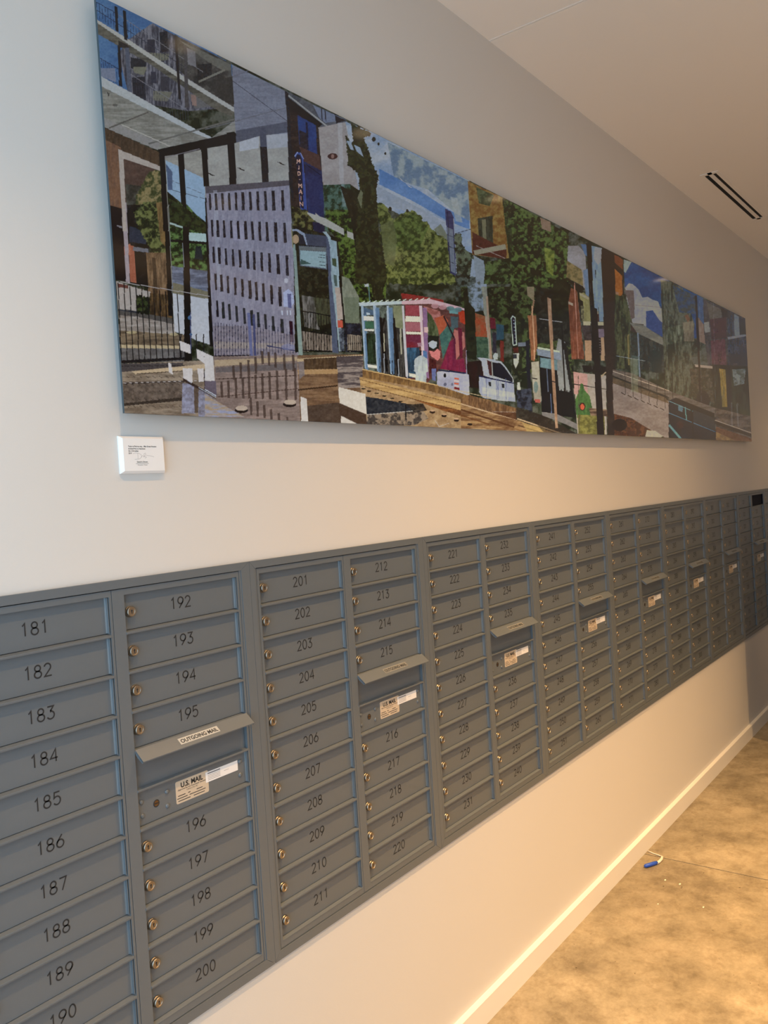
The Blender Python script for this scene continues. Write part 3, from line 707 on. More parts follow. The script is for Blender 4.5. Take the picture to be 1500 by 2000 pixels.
    paint('L', '185,1540 560,1600 570,1780 190,1790', (150, 136, 118), (104, 92, 80), 'v'); pickets('L', 190, 550, 32, 1290, 1350, 1780, 1790, 10, 1.2, (28, 28, 30)); line('L', 160, 1290, 560, 1360, 2, (26, 26, 30)); line('L', 180, 1530, 560, 1590, 1.6, (28, 28, 32)); line('L', 180, 1775, 570, 1790, 2.4, (26, 26, 30))
    paint('L', '700,1440 900,1450 915,1800 720,1800', (60, 62, 76), (34, 34, 44), 'f'); paint('L', '740,1580 915,1600 915,1790 745,1790', (160, 146, 124), (116, 104, 90), 'v'); pickets('L', 752, 900, 24, 1590, 1600, 1790, 1790, 6, 1.1, (30, 30, 34)); line('L', 740, 1780, 915, 1790, 2, (28, 28, 32))
    paint('L', '225,352 500,382 505,515 250,495', (72, 80, 98)); paint('L', '50,300 130,295 220,350 255,495 225,480 200,380 120,320 60,320', (150, 160, 176)); ell('L', 110, 420, 40, 55, (184, 150, 110)); paint('L', '140,360 200,370 235,480 160,490', (50, 52, 64))
    paint('L', '148,498 492,520 492,792 160,745', (92, 100, 112)); paint('L', '162,555 478,575 480,775 168,735', (146, 174, 174)); paint('L', '168,660 300,720 170,732', (66, 96, 88)); paint('L', '155,505 480,525 480,572 160,552', (112, 118, 116))
    for y in (610, 640, 695, 735): line('L', 385+(y % 20), y, 470, y+8, 1.4, (78, 98, 104))
    paint('L', '480,370 560,1800 630,1810 570,900 530,400', (86, 96, 118)); paint('L', '440,330 480,325 535,395 535,430 605,450 640,1000 600,1000 540,560 500,400', (158, 176, 176)); paint('L', '525,420 608,450 640,850 650,1400 700,1780 640,1790 590,1300 545,900', (156, 180, 182), (140, 162, 166), 'v')
    paint('L', '555,650 605,660 610,760 560,740', (70, 88, 60)); paint('L', '570,850 610,860 620,1000 585,990', (84, 104, 96)); paint('L', '590,1010 650,1010 690,1400 620,1400', (176, 160, 144)); paint('L', '622,1410 682,1410 690,1500 628,1500', (200, 84, 62)); paint('L', '630,1510 700,1510 705,1790 650,1780', (110, 120, 130), (60, 64, 74), 'f', k=4)
    line('L', 645, 870, 710, 1480, 3, (28, 28, 28)); paint('L', '75,490 100,480 120,620 195,1850 145,1850', (138, 158, 146)); line('L', 60, 300, 75, 520, 2, (150, 140, 90)); line('L', 105, 600, 40, 1800, .1, (0, 0, 0))
    line('L', 1000, 980, 1015, 1190, 1.5, (84, 120, 118)); paint('L', '945,955 1000,960 1000,1000 950,998', (172, 180, 176))
    paint('D', '775,1045 1330,1035 1335,1600 800,1610', (140, 108, 76), (112, 84, 60), 'h'); paint('D', '770,1075 1320,1040 1320,1060 775,1100', (190, 166, 124)); paint('D', '828,1075 1105,1062 1110,1160 832,1165', (78, 60, 44), (100, 78, 54), 'v')
    paint('D', '1100,1055 1325,1048 1325,1210 1300,1315 1118,1325', (150, 136, 124), (88, 78, 78), 'h', k=6); paint('D', '775,1165 1110,1160 1112,1200 780,1205', (176, 140, 92)); line('D', 780, 1335, 1110, 1300, 3, (76, 56, 40))
    paint('D', '850,1470 1115,1440 1350,1545 1355,1630 870,1612', (82, 66, 54), (100, 82, 68), 'c'); paint('D', '800,1390 855,1410 866,1606 808,1602', (204, 198, 186)); paint('D', '1118,1322 1345,1402 1358,1540 1128,1442', (204, 196, 178)); paint('D', '1135,1548 1300,1622 1140,1618', (204, 196, 180)); paint('D', '780,1100 830,1095 835,1210 790,1250', (130, 126, 132), al=.7)
    # --- centre: sky, foliage
    paint('E', '90,140 280,215 1000,575 1030,1110 900,1060 820,1000 330,735 190,640', (142, 158, 174), (176, 178, 176), 'c', k=4); paint('E', '400,290 1000,580 1000,900 700,640 450,560', (106, 128, 146), (154, 162, 156), 'e', k=5)
    paint('E', '340,485 480,560 640,650 840,780 1000,870 1000,930 840,868 600,730 340,600', (86, 128, 176), (104, 142, 184), 'c'); paint('E', '320,610 840,880 830,1000 540,800 330,730', (168, 172, 174), (148, 156, 164), 'c')
    paint('E', '480,540 560,620 590,630 500,570', (178, 178, 170)); paint('E', '860,690 910,700 950,880 900,870', (170, 172, 160), al=.7)
    paint('E', '325,725 400,770 440,870 540,790 600,800 640,830 700,900 760,960 850,1010 905,1330 400,1330', (128, 132, 62), (58, 68, 30), 'f', k=4.5, jit=3); paint('E', '440,880 600,800 700,920 620,1100 460,1050', (96, 116, 48), (56, 72, 30), 'f', k=4, al=.7)
    paint('E', '350,900 440,860 470,1000 450,1200 380,1180', (120, 124, 76), (104, 108, 62), 'c', al=.8)
    paint('E', '125,150 200,185 280,230 230,260 290,440 340,540 320,620 330,900 400,1240 390,1330 160,1330 180,700 195,640 185,520 110,460 95,240 135,300 150,280', (42, 44, 26), (66, 68, 36), 'f', jit=2)
    paint('E', '100,280 130,285 155,350 130,345', (156, 168, 176)); paint('E', '155,310 200,330 225,400 175,360', (156, 168, 176)); paint('E', '105,165 135,170 145,270 110,230', (162, 172, 180))
    for x, y, r in ((300, 270, 14), (335, 305, 9), (385, 375, 8), (265, 235, 12), (420, 780, 12), (545, 795, 10)): ell('E', x, y, r, r*1.3, (44, 46, 32))
    paint('E', '205,640 220,660 210,780 180,700', (120, 120, 84))
    paint('E', '740,930 790,890 850,990 840,1010 760,960', (110, 112, 76), al=.7); paint('E', '820,775 865,800 885,840 892,1000 912,1275 858,1250 840,1000', (50, 54, 96), (64, 68, 108), 'h'); paint('E', '838,915 880,930 900,1255 862,1235', (116, 124, 134)); line('E', 840, 800, 862, 1250, 1, (30, 30, 44)); line('E', 885, 850, 908, 1270, 1.6, (150, 154, 160))
    for y in (970, 1050, 1160): line('E', 842, y, 893, y+22, 1, (50, 52, 62))
    line('E', 895, 962, 1012, 928, 1.2, (66, 74, 92)); paint('E', '888,960 940,960 950,1040 1000,1110 1060,1160 1060,1260 1040,1330 915,1330', (104, 112, 84), (44, 50, 36), 'f', k=5, jit=2)
    paint('F', '1020,20 1110,60 1150,400 960,400 1000,200', (150, 160, 166)); paint('F', '905,120 1060,160 1100,330 980,420 900,330', (90, 98, 86), (36, 42, 34), 'f', k=5, jit=2, al=.85); paint('E', '1030,1120 1105,1160 1112,1330 1050,1330', (140, 148, 150))
    paint('E', '988,575 1250,700 1290,1150 1022,1115', (134, 86, 36), (158, 124, 58), 'f', k=3); paint('E', '1050,620 1180,680 1150,760 1070,740', (96, 104, 66), (60, 70, 42), 'f', k=4); paint('E', '1060,850 1170,830 1175,1040 1070,1010', (74, 76, 58), (50, 54, 40), 'v'); paint('E', '1090,860 1120,855 1125,1010 1100,1000', (122, 116, 82)); paint('E', '1022,950 1272,1080 1272,1150 1025,1110', (98, 46, 36)); paint('E', '1030,1085 1262,1038 1270,1075 1040,1118', (156, 144, 112)); line('E', 1050, 1050, 1262, 1142, 1.2, (160, 140, 124))
    # trees, right of centre
    paint('E', '1240,700 1520,840 1520,1330 1105,1330 1120,1170 1290,1140', (94, 112, 58), (34, 44, 26), 'f', k=4); paint('E', '1255,900 1330,940 1430,1100 1420,1240 1290,1060', (48, 56, 36), al=.6)
    paint('G', '0,0 330,165 345,420 335,1000 0,760', (92, 112, 52), (30, 38, 22), 'f', k=4.5); paint('G', '165,75 225,100 230,160 175,140', (148, 118, 92)); paint('G', '190,250 250,270 240,420 200,380', (132, 140, 54), (90, 104, 40), 'f', k=4)
    paint('I', '0,0 1200,0 1180,900 600,900 560,500 330,460 150,240 0,230', (78, 92, 50), (28, 34, 24), 'f', k=4.5); paint('I', '780,0 1130,60 1140,640 1020,560 800,600', (52, 54, 46), (26, 26, 26), 'f', k=4)
    paint('G', '0,600 60,640 60,1000 0,1000', (58, 66, 40), (32, 38, 26), 'f')
    # --- shelter with mural, people, trucks
    paint('H', '560,-20 700,20 860,40 1210,120 1245,720 950,760 830,900 600,870', (120, 70, 62), (96, 60, 56), 'f'); paint('H', '555,-40 700,-20 1000,30 1000,60 820,40 560,15', (150, 48, 44))
    paint('H', '150,95 590,80 600,870 320,800 160,745', (110, 122, 108), (64, 70, 62), 'f'); paint('H', '320,200 590,350 600,870 330,790', (52, 50, 50), (84, 80, 74), 'v'); paint('H', '470,90 570,90 575,330 490,320', (124, 130, 96), (140, 144, 110), 'g')
    line('H', 330, 215, 400, 780, 7, (34, 28, 28)); line('H', 470, 220, 530, 800, 7, (40, 34, 32)); line('H', 380, 220, 350, 350, 4, (34, 28, 28)); line('H', 545, 330, 560, 600, 3, (160, 158, 134)); line('H', 375, 380, 378, 570, 2, (170, 168, 140))
    paint('H', '598,85 760,90 765,200 600,195', (160, 70, 78)); paint('H', '600,262 762,265 765,360 600,362', (168, 100, 106)); paint('H', '602,395 765,400 765,520 605,540', (136, 42, 50), (120, 52, 76), 'c'); paint('H', '600,530 740,530 760,830 610,850', (62, 108, 140), (46, 66, 84), 'v')
    paint('H', '780,90 960,150 1000,320 960,420 900,250 830,150', (188, 120, 112), (150, 84, 74), 'f'); paint('H', '820,150 870,190 940,330 950,470 830,480', (60, 72, 44), (98, 108, 72), 'v'); paint('H', '830,400 950,410 950,560 840,560', (38, 42, 34))
    paint('H', '905,225 1000,190 1050,250 990,380 960,410', (182, 88, 56)); paint('H', '955,400 1040,300 1110,330 1060,480 990,650', (80, 122, 106), (62, 104, 96), 'f'); paint('H', '1050,90 1150,110 1150,180 1060,170', (100, 150, 146)); paint('H', '1070,200 1150,210 1150,320 1080,330', (76, 98, 102)); paint('H', '1150,140 1220,150 1225,290 1170,260', (196, 62, 34))
    paint('H', '1110,340 1215,370 1225,520 1130,660 1090,520', (190, 110, 100)); paint('H', '1060,470 1110,440 1130,660 1210,640 1235,790 960,750 1010,640', (150, 40, 74), (126, 34, 72), 'v'); paint('H', '1150,320 1190,330 1200,640 1165,640', (120, 34, 60)); line('H', 1000, 200, 1110, 430, 3, (44, 40, 52)); line('H', 1110, 430, 1120, 650, 4, (110, 34, 66))
    paint('H', '840,480 880,455 930,470 925,520 890,545 850,520', (170, 178, 186)); paint('H', '848,560 900,575 935,540 965,570 960,640 935,668 900,640 870,625', (214, 122, 116)); paint('H', '850,640 920,660 930,780 850,800', (86, 34, 34)); paint('H', '870,750 920,750 915,880 880,870', (104, 112, 160))
    paint('H', '110,60 560,42 820,28 860,20 1215,118 1215,140 850,70 560,75 120,98', (176, 190, 188)); paint('H', '560,45 860,20 1215,118 1215,142 1000,95 850,72 560,78', (206, 166, 166))
    for x in range(140, 860, 62): line('H', x, 62-(x-110)*.05, x+34, 46-(x-110)*.05, 1.6, (198, 208, 206))
    for x in (880, 960, 1040, 1120): ell('H', x+30, 95+(x-880)*.16, 40, 26, (196, 140, 142) if x < 1000 else (92, 128, 128), al=.8)
    for a, b, c_ in ((130, 160, (150, 172, 186)), (262, 290, (156, 176, 190)), (400, 425, (160, 178, 190)), (560, 585, (184, 182, 184)), (742, 772, (204, 178, 184))):
        dx = 42; paint('H', [(a, 90), (b, 92), (b+dx, 760+(b-130)*.2), (a+dx, 745+(a-130)*.2)], c_)
    for a, b in ((160, 190), (285, 325), (420, 465), (780, 825)): paint('H', [(a, 110), (b, 115), (b+20, 770+(b-130)*.12), (a+25, 755+(a-130)*.12)], (96, 132, 170) if a < 700 else (150, 112, 156), al=.85)
    paint('H', '780,560 825,570 830,640 790,640', (84, 120, 168)); paint('H', '160,110 265,140 268,190 162,190', (78, 104, 128)); paint('H', '190,160 230,168 230,190 190,185', (170, 190, 196))
    for q in ('160,198 268,205 268,248 162,246', '168,335 272,338 272,358 170,355', '598,198 755,205 758,262 600,258', '602,362 765,368 765,392 605,390', '200,705 300,720 300,748 205,738', '635,795 780,825 780,858 640,832'): paint('H', q, (206, 204, 190))
    paint('H', '175,255 265,258 268,330 180,330', (66, 110, 84)); paint('H', '190,380 285,385 290,700 205,700', (58, 76, 52), (34, 42, 32), 'v'); paint('H', '795,315 835,315 835,380 798,372', (206, 170, 164)); paint('H', '725,480 775,480 778,515 730,520', (176, 150, 160), al=.7)
    pickets('H', 330, 590, 26, 640, 690, 800, 850, 3, 1.2, (26, 26, 34)); line('H', 375, 590, 380, 800, 2, (140, 146, 152)); line('H', 525, 650, 530, 830, 2, (140, 146, 152))
    paint('H', '742,560 768,560 770,612 745,612', (44, 40, 46)); paint('H', '695,650 750,612 780,615 828,650 838,780 815,790 820,908 705,880 708,790 690,775', (182, 192, 190), (160, 170, 170), 'v')
    paint('H', '1215,30 1330,100 1340,660 1245,640 1230,300', (38, 40, 24), (60, 62, 36), 'f', k=4); paint('H', '1240,-60 1500,-60 1500,170 1330,170', (60, 66, 40), (34, 38, 26), 'f', k=4); paint('H', '1240,680 1500,650 1500,980 1250,940', (62, 30, 30), (44, 34, 26), 'v')
    paint('I', '150,270 310,330 330,600 290,760 170,740', (80, 104, 78), (56, 84, 66), 'f', k=4); paint('I', '150,275 290,320 300,530 155,520', (176, 74, 40), (150, 92, 56), 'f', k=3); paint('I', '300,320 360,330 365,440 310,440', (118, 34, 52)); paint('I', '370,390 450,400 450,550 375,560', (44, 84, 100)); paint('I', '410,565 450,570 450,790 415,770', (128, 44, 34)); paint('I', '330,480 370,480 375,700 335,690', (54, 50, 64)); paint('I', '335,720 360,690 390,700 385,760 345,765', (170, 176, 178))
    paint('I', '205,0 270,0 330,760 290,930 290,620 250,300 210,180', (176, 170, 148), al=.75); line('I', 272, 100, 330, 940, 4, (170, 138, 108))
    paint('I', '70,0 200,-60 230,100 240,250 150,260 90,220', (140, 152, 160), (84, 92, 82), 'f', k=5); paint('I', '30,100 150,240 160,740 60,720', (50, 54, 32), (32, 34, 22), 'f')
    paint('H', '930,782 1060,770 1240,800 1262,815 1272,1062 1100,1050 930,925', (170, 170, 186), (156, 156, 174), 'c'); line('H', 940, 765, 1240, 800, 2.5, (40, 42, 84)); ell('H', 1012, 822, 14, 22, (30, 28, 36)); ell('H', 1015, 915, 16, 18, (96, 98, 120)); ell('H', 1088, 915, 12, 16, (110, 112, 134))
    for i in range(5): paint('H', [(1108, 842+26*i), (1158, 848+26*i), (1160, 866+26*i), (1110, 860+26*i)], (206, 92, 56) if i % 2 == 0 else (196, 178, 170))
    paint('H', '1110,940 1165,950 1165,975 1112,965', (130, 40, 46)); line('H', 1235, 560, 1240, 800, 1.5, (150, 140, 160))
    paint('I', '-70,900 85,915 92,1165 -60,1150', (166, 166, 180), al=.0)
    paint('I', '170,740 250,745 420,780 480,850 548,960 555,1005 400,980 240,930 215,780', (162, 166, 184)); paint('I', '272,765 330,790 330,930 300,925', (84, 44, 44)); paint('I', '325,790 415,800 455,840 540,960 545,1000 335,930', (26, 28, 46), (38, 38, 56), 'c'); line('I', 325, 780, 335, 940, 2, (150, 150, 140))
    paint('I', '190,930 300,950 555,1005 570,1205 400,1190 232,1162 192,1100', (164, 168, 190), (146, 152, 176), 'v'); line('I', 190, 935, 555, 1010, 2.6, (36, 42, 84))
    for x in (265, 375, 390, 470): line('I', x, 960, x+6, 1180, 1, (96, 106, 150))
    paint('I', '290,995 318,998 320,1045 295,1040', (40, 44, 50)); paint('I', '425,1015 452,1018 455,1062 430,1058', (40, 44, 50)); paint('I', '215,1050 560,1110 565,1160 225,1120', (190, 188, 190), al=.4)
    # tracks and kerbs
    paint('H', '150,755 600,850 940,925 1280,1040 1500,1080 1500,1180 930,1040 150,845', (150, 112, 62), (118, 88, 54), 'v', k=4); line('H', 150, 757, 940, 925, 1.8, (206, 172, 110)); line('H', 940, 930, 1500, 1060, 1.2, (180, 160, 120))
    paint('F', '195,885 600,960 1340,1160 1520,1250 1520,1310 240,1245 200,940', (178, 146, 102), (152, 120, 82), 'f'); paint('F', '200,885 560,975 1000,1085 1340,1190 1500,1260 1500,1290 900,1130 560,1040 200,945', (196, 158, 96), (170, 132, 78), 'h'); line('F', 200, 905, 1340, 1195, 1.2, (120, 84, 50))
    paint('F', '560,1040 800,1095 1340,1235 1340,1275 1200,1250 800,1130', (150, 92, 44), (110, 68, 38), 'h', k=4); line('F', 230, 955, 1340, 1240, 1.2, (104, 72, 44)); paint('F', '240,1030 320,1040 560,1085 620,1120 540,1150 250,1165', (46, 50, 58), (66, 68, 72), 'f'); paint('F', '248,1165 660,1130 700,1190 600,1240 250,1240', (150, 130, 106), (80, 72, 66), 'f', k=6)
    line('F', 250, 1162, 650, 1130, 1.4, (176, 172, 160)); line('F', 535, 1090, 535, 1200, 2.4, (34, 34, 38)); paint('F', '540,1090 660,1080 690,1130 600,1150', (60, 54, 50), (34, 32, 34), 'f', k=4, al=.8)
    for x, y in ((185, 1030), (225, 972), (265, 990), (320, 1005), (378, 1025), (435, 1043), (495, 1066), (560, 1088)): ell('F', x, y, 17, 5, (50, 44, 38))
    for x, y in ((730, 1138), (815, 1165), (905, 1198), (1000, 1235)): ell('F', x, y+4, 20, 12, (54, 38, 30)); ell('F', x+2, y-5, 18, 6, (190, 150, 112))
    line('F', 745, 1200, 780, 1250, 1, (176, 164, 150)); line('F', 780, 1250, 850, 1225, 1, (176, 164, 150)); paint('F', '45,960 240,1010 250,1160 50,1080', (206, 198, 180)); paint('F', '45,1075 245,1160 248,1240 200,1240 50,1165', (86, 66, 52)); paint('F', '-10,1110 60,1165 60,1235 -10,1225', (92, 74, 60))
    paint('I', '80,1130 580,1270 580,1400 0,1240 0,1180', (142, 104, 66), (104, 74, 50), 'v'); paint('I', '330,1300 580,1310 580,1480 400,1420', (92, 58, 38), (110, 72, 46), 'f', al=.8); line('I', 330, 1308, 580, 1312, 1, (150, 130, 110)); line('I', 0, 1225, 580, 1400, 2.5, (190, 158, 118))
    paint('I', '580,1260 850,1340 1230,1545 1000,1545 580,1390', (70, 62, 50), (54, 46, 38), 'f'); paint('I', '0,1240 580,1395 1080,1560 0,1560', (170, 132, 84), (120, 84, 54), 'h', k=4); line('I', 0, 1285, 560, 1470, 3.2, (100, 62, 36)); line('I', 0, 1345, 300, 1440, 2.4, (120, 74, 40)); line('I', 590, 1380, 1080, 1545, 2.4, (190, 160, 120)); line('I', 600, 1450, 900, 1545, 2.2, (96, 70, 48)); paint('I', '640,1420 880,1480 900,1560 700,1530', (190, 160, 90), al=.6)
    ell('I', 95, 1440, 26, 13, (54, 36, 30)); paint('I', '0,1480 580,1500 700,1550 0,1500', (196, 172, 138), (140, 104, 70), 'h', k=5)
    # --- right: signs, second shelter
    line('I', 545, 290, 548, 620, 3.4, (30, 34, 66)); paint('I', '522,330 540,300 572,320 590,610 545,620', (170, 180, 196)); paint('I', '532,335 545,312 565,330 578,600 550,608', (28, 32, 60)); paint('I', '545,640 600,630 605,690 555,690', (96, 40, 30)); paint('I', '548,700 610,695 605,790 575,855 550,800', (176, 176, 164)); paint('I', '548,705 585,705 585,750 552,752', (56, 58, 66))
    for i in range(7): line('I', 547+3*i, 350+36*i, 562+3*i, 352+36*i, 1, (150, 158, 186))
    paint('I', '598,585 690,580 692,622 602,625', (110, 118, 130)); paint('I', '675,570 712,570 750,1310 715,1310', (34, 38, 52)); paint('I', '590,1000 615,1000 628,1080 590,1080', (176, 176, 172)); paint('I', '580,1085 740,1060 745,1300 590,1260', (70, 76, 92), (36, 38, 50), 'f', k=4)
    paint('I', '700,300 790,300 800,620 770,780 735,770 725,600', (164, 104, 66), (136, 88, 58), 'v'); paint('I', '690,0 765,0 770,160 740,130 695,90', (140, 124, 92)); line('I', 765, 140, 740, 300, 3, (150, 112, 84)); line('I', 745, 200, 775, 760, 2, (196, 150, 108))
    paint('I', '735,790 815,780 845,1210 765,1190', (166, 160, 138), (150, 142, 124), 'c'); ell('I', 785, 1050, 24, 60, (110, 130, 124)); paint('I', '770,1175 830,1180 830,1215 780,1210', (176, 84, 72)); line('I', 745, 955, 800, 965, 2, (40, 36, 40))
    paint('I', '820,720 1030,760 1200,1370 850,1330', (28, 30, 42), (20, 22, 30), 'v'); paint('I', '1020,540 1090,580 1150,1110 1030,1090 990,700', (140, 142, 138), (124, 126, 124), 'c'); paint('I', '1060,550 1110,620 1180,1130 1150,1120', (34, 34, 36)); line('I', 1055, 380, 1090, 1110, 3.2, (26, 26, 32)); line('I', 820, 335, 1060, 370, 1.5, (140, 140, 138))
    paint('I', '795,650 1040,690 1050,770 800,715', (124, 136, 150)); paint('I', '805,630 1035,670 1035,690 805,650', (170, 178, 186)); paint('I', '830,740 1010,765 1010,875 832,845', (98, 126, 132)); paint('I', '840,750 920,762 920,850 842,838', (110, 142, 146)); line('I', 900, 860, 915, 1100, 1.2, (90, 100, 120)); line('I', 940, 1120, 950, 1330, 1.4, (100, 120, 160))
    paint('I', '1015,1080 1180,1110 1205,1370 1040,1320', (24, 26, 34)); pickets('I', 1020, 1170, 28, 1070, 1090, 1250, 1290, 4, 1.8, (18, 20, 26)); paint('I', '850,1310 1000,1330 1225,1440 1225,1500 1100,1440 850,1345', (126, 120, 116)); paint('I', '700,1330 850,1340 1000,1480 1220,1540 900,1560', (60, 48, 40), al=.5)
    paint('I', '905,110 945,130 965,560 985,980 1018,1480 990,1480 955,980 920,420', (176, 140, 108), (150, 114, 86), 'v'); line('I', 955, 990, 1000, 1000, 2, (50, 40, 44))
    paint('J', '200,0 340,0 430,100 460,600 380,560 190,210', (160, 152, 146), (144, 136, 130), 'c'); paint('J', '370,-20 440,-20 460,150 420,110', (88, 116, 146)); paint('J', '400,330 470,300 480,680 440,660', (112, 132, 150))
    paint('J', '185,195 385,320 405,540 180,420', (150, 126, 76), (112, 98, 58), 'f', k=4); paint('J', '185,435 400,540 428,580 360,620 300,600', (50, 44, 36)); paint('J', '150,430 260,560 220,1000 0,1000 0,500', (46, 52, 34), (30, 34, 24), 'f', k=4)
    paint('J', '240,560 320,600 385,1200 420,1510 250,1510 215,900 205,760', (150, 84, 56), (120, 66, 44), 'v'); line('J', 285, 490, 340, 1500, 1.2, (190, 128, 100)); paint('J', '205,740 270,770 265,800 205,775', (176, 150, 120))
    paint('J', '350,640 410,620 490,700 500,1020 410,1000', (156, 144, 84), (140, 130, 78), 'v'); paint('J', '350,620 480,690 470,720 360,660', (172, 156, 116)); paint('J', '340,700 400,740 400,1000 370,1000', (42, 36, 30)); paint('J', '370,800 410,800 415,1010 380,1010', (150, 140, 96), (96, 88, 60), 's')
    paint('J', '515,0 650,30 640,200 660,550 680,1010 600,1010 555,900 530,480', (136, 152, 162), (120, 140, 156), 'v'); paint('J', '560,20 650,30 640,210 600,260 540,170', (156, 152, 146)); line('J', 565, 320, 568, 430, 1.6, (56, 60, 68)); paint('J', '550,860 600,870 605,910 555,920', (150, 140, 110)); paint('J', '555,905 605,910 610,1010 560,1010', (96, 50, 40)); line('J', 605, 820, 620, 1060, 1, (60, 50, 56))
    paint('J', '400,1005 510,1010 515,1062 405,1058', (186, 170, 124)); paint('J', '555,1015 670,1015 675,1062 560,1062', (180, 166, 124)); paint('J', '375,1060 690,1060 700,1200 640,1280 420,1270', (84, 70, 66), (60, 50, 50), 'f'); paint('J', '570,1110 680,1110 690,1230 590,1220', (130, 110, 118))
    paint('J', '425,1260 510,1260 515,1530 430,1530', (186, 142, 100)); paint('J', '640,1220 690,1220 700,1530 640,1530', (190, 148, 104)); paint('J', '580,1225 640,1225 645,1460 590,1450', (44, 36, 42)); 
    for y in range(1250, 1450, 34): line('J', 590, y, 640, y+4, 1, (120, 104, 100))
    paint('G', '360,980 550,1000 555,1345 385,1345', (176, 160, 142), (160, 146, 128), 'c'); paint('G', '360,978 440,992 445,1120 365,1110', (188, 140, 128)); paint('G', '410,940 560,950 556,985 420,980', (40, 32, 30)); line('G', 362, 1050, 560, 1082, 1.4, (40, 32, 36)); line('G', 510, 1020, 550, 980, 2.4, (180, 150, 110))
    paint('G', '372,1140 395,1085 402,1045 415,1048 425,1085 455,1120 470,1190 455,1250 380,1250', (84, 122, 58), (66, 102, 52), 'v'); ell('G', 412, 1182, 18, 24, (80, 40, 30)); ell('G', 412, 1184, 12, 17, (206, 92, 58)); paint('G', '385,1230 540,1235 545,1348 388,1345', (140, 132, 62), (104, 98, 48), 'f', k=4); paint('G', '450,1190 560,1200 560,1240 460,1235', (90, 66, 52), (150, 120, 90), 'h', k=4); line('G', 388, 1000, 395, 1330, 1.2, (96, 84, 70))
    paint('J', '650,30 790,90 930,170 950,700 960,1530 690,1530 660,560 640,200', (84, 64, 50), (50, 38, 34), 's', k=3); paint('J', '760,100 870,140 930,190 930,320 820,220', (132, 70, 40)); paint('J', '785,270 920,400 925,650 880,690 800,630', (176, 100, 36), (160, 88, 32), 'c'); paint('J', '810,600 870,620 880,720 820,700', (160, 112, 76))
    paint('J', '815,700 970,640 1010,950 1080,1110 1040,1250 1000,1530 850,1530 830,1100', (96, 94, 60), (52, 54, 40), 'v', k=4)
    paint('G', '525,260 600,290 612,700 600,1350 560,1350 545,700', (74, 56, 46), (50, 38, 34), 's', k=3); paint('G', '600,520 700,560 705,900 690,960 605,960', (90, 92, 58), (48, 52, 38), 'v', k=4); line('G', 680, 760, 685, 940, 3, (136, 118, 66))
    paint('J', '440,-40 515,-20 530,480 560,1000 590,1530 520,1530 500,1000 470,400', (30, 26, 28)); paint('G', '470,600 500,610 540,1350 500,1350 480,900', (44, 30, 30))
    paint('G', '655,340 700,335 1110,540 1120,780 900,790 860,740 790,700 720,600 660,480', (42, 90, 138), (36, 76, 122), 'c'); paint('G', '655,320 700,335 665,400 655,390', (150, 156, 160))
    paint('J', '960,560 1010,500 1060,510 1140,580 1190,690 1260,680 1330,720 1400,740 1430,830 1500,850 1500,1060 1430,1000 1240,880 1240,1090 1060,1040 980,700', (166, 156, 154), (148, 144, 148), 'c'); paint('J', '950,590 1075,595 1090,960 1040,980 990,700', (112, 94, 86)); paint('J', '1238,870 1330,860 1430,1010 1500,1040 1500,1240 1245,1090', (52, 82, 134)); line('J', 1090, 790, 1440, 820, 1, (140, 124, 120))
    paint('J', '1060,1030 1205,1045 1210,1190 1030,1130', (80, 58, 56)); paint('G', '690,690 770,705 895,790 900,835 740,760', (134, 126, 106), (116, 112, 98), 'h'); paint('G', '740,755 900,830 905,990 735,960', (46, 48, 44), (66, 70, 64), 'v', k=4); paint('G', '690,750 740,760 745,960 700,940', (60, 66, 58)); line('G', 738, 750, 748, 1010, 3, (120, 130, 138)); paint('G', '700,880 745,890 745,1000 705,1000', (96, 116, 104), al=.6); paint('G', '815,850 870,860 875,990 820,980', (40, 58, 56))
    paint('G', '870,440 930,450 1000,490 1070,700 1050,900 1120,1180 900,1150 880,700', (104, 104, 80), (54, 58, 42), 'v', k=4.5, al=.95); paint('G', '940,470 1070,530 1080,640 980,630', (60, 84, 112), (70, 78, 74), 'f', k=4); paint('G', '1000,690 1060,680 1070,800 1010,800', (140, 126, 96), (110, 98, 78), 'v'); paint('G', '905,720 1000,700 1005,800 910,820', (128, 130, 100), (70, 76, 56), 'v', k=4)
    paint('G', '1075,530 1120,545 1125,740 1090,680', (66, 96, 130)); paint('G', '1085,650 1150,740 1160,830 1095,800', (140, 112, 92)); paint('G', '1010,650 1030,640 1045,670 1030,690', (130, 90, 64))
    paint('G', '1120,550 1375,665 1390,960 1150,960 1125,740', (88, 80, 78), (70, 66, 68), 'v'); paint('G', '1125,690 1155,685 1160,745 1130,750', (140, 136, 124)); paint('G', '1140,570 1240,620 1245,660 1160,675', (104, 94, 82)); paint('G', '1160,670 1255,658 1258,780 1170,790', (74, 50, 58), (90, 54, 60), 'c'); paint('G', '1165,795 1250,785 1258,950 1170,935', (116, 66, 74), (96, 56, 62), 'v'); paint('G', '1225,600 1260,620 1262,660 1230,660', (44, 36, 40))
    paint('G', '1262,640 1370,672 1388,955 1265,950', (70, 76, 90), (50, 54, 64), 'v'); paint('G', '1300,640 1330,655 1335,770 1305,765', (116, 122, 136)); paint('G', '1262,775 1380,755 1382,768 1265,790', (124, 122, 124)); paint('G', '1335,690 1370,690 1375,760 1340,760', (56, 58, 62)); paint('G', '1330,820 1390,840 1390,960 1335,950', (56, 60, 72)); paint('G', '1270,870 1388,880 1390,960 1272,955', (66, 62, 66))
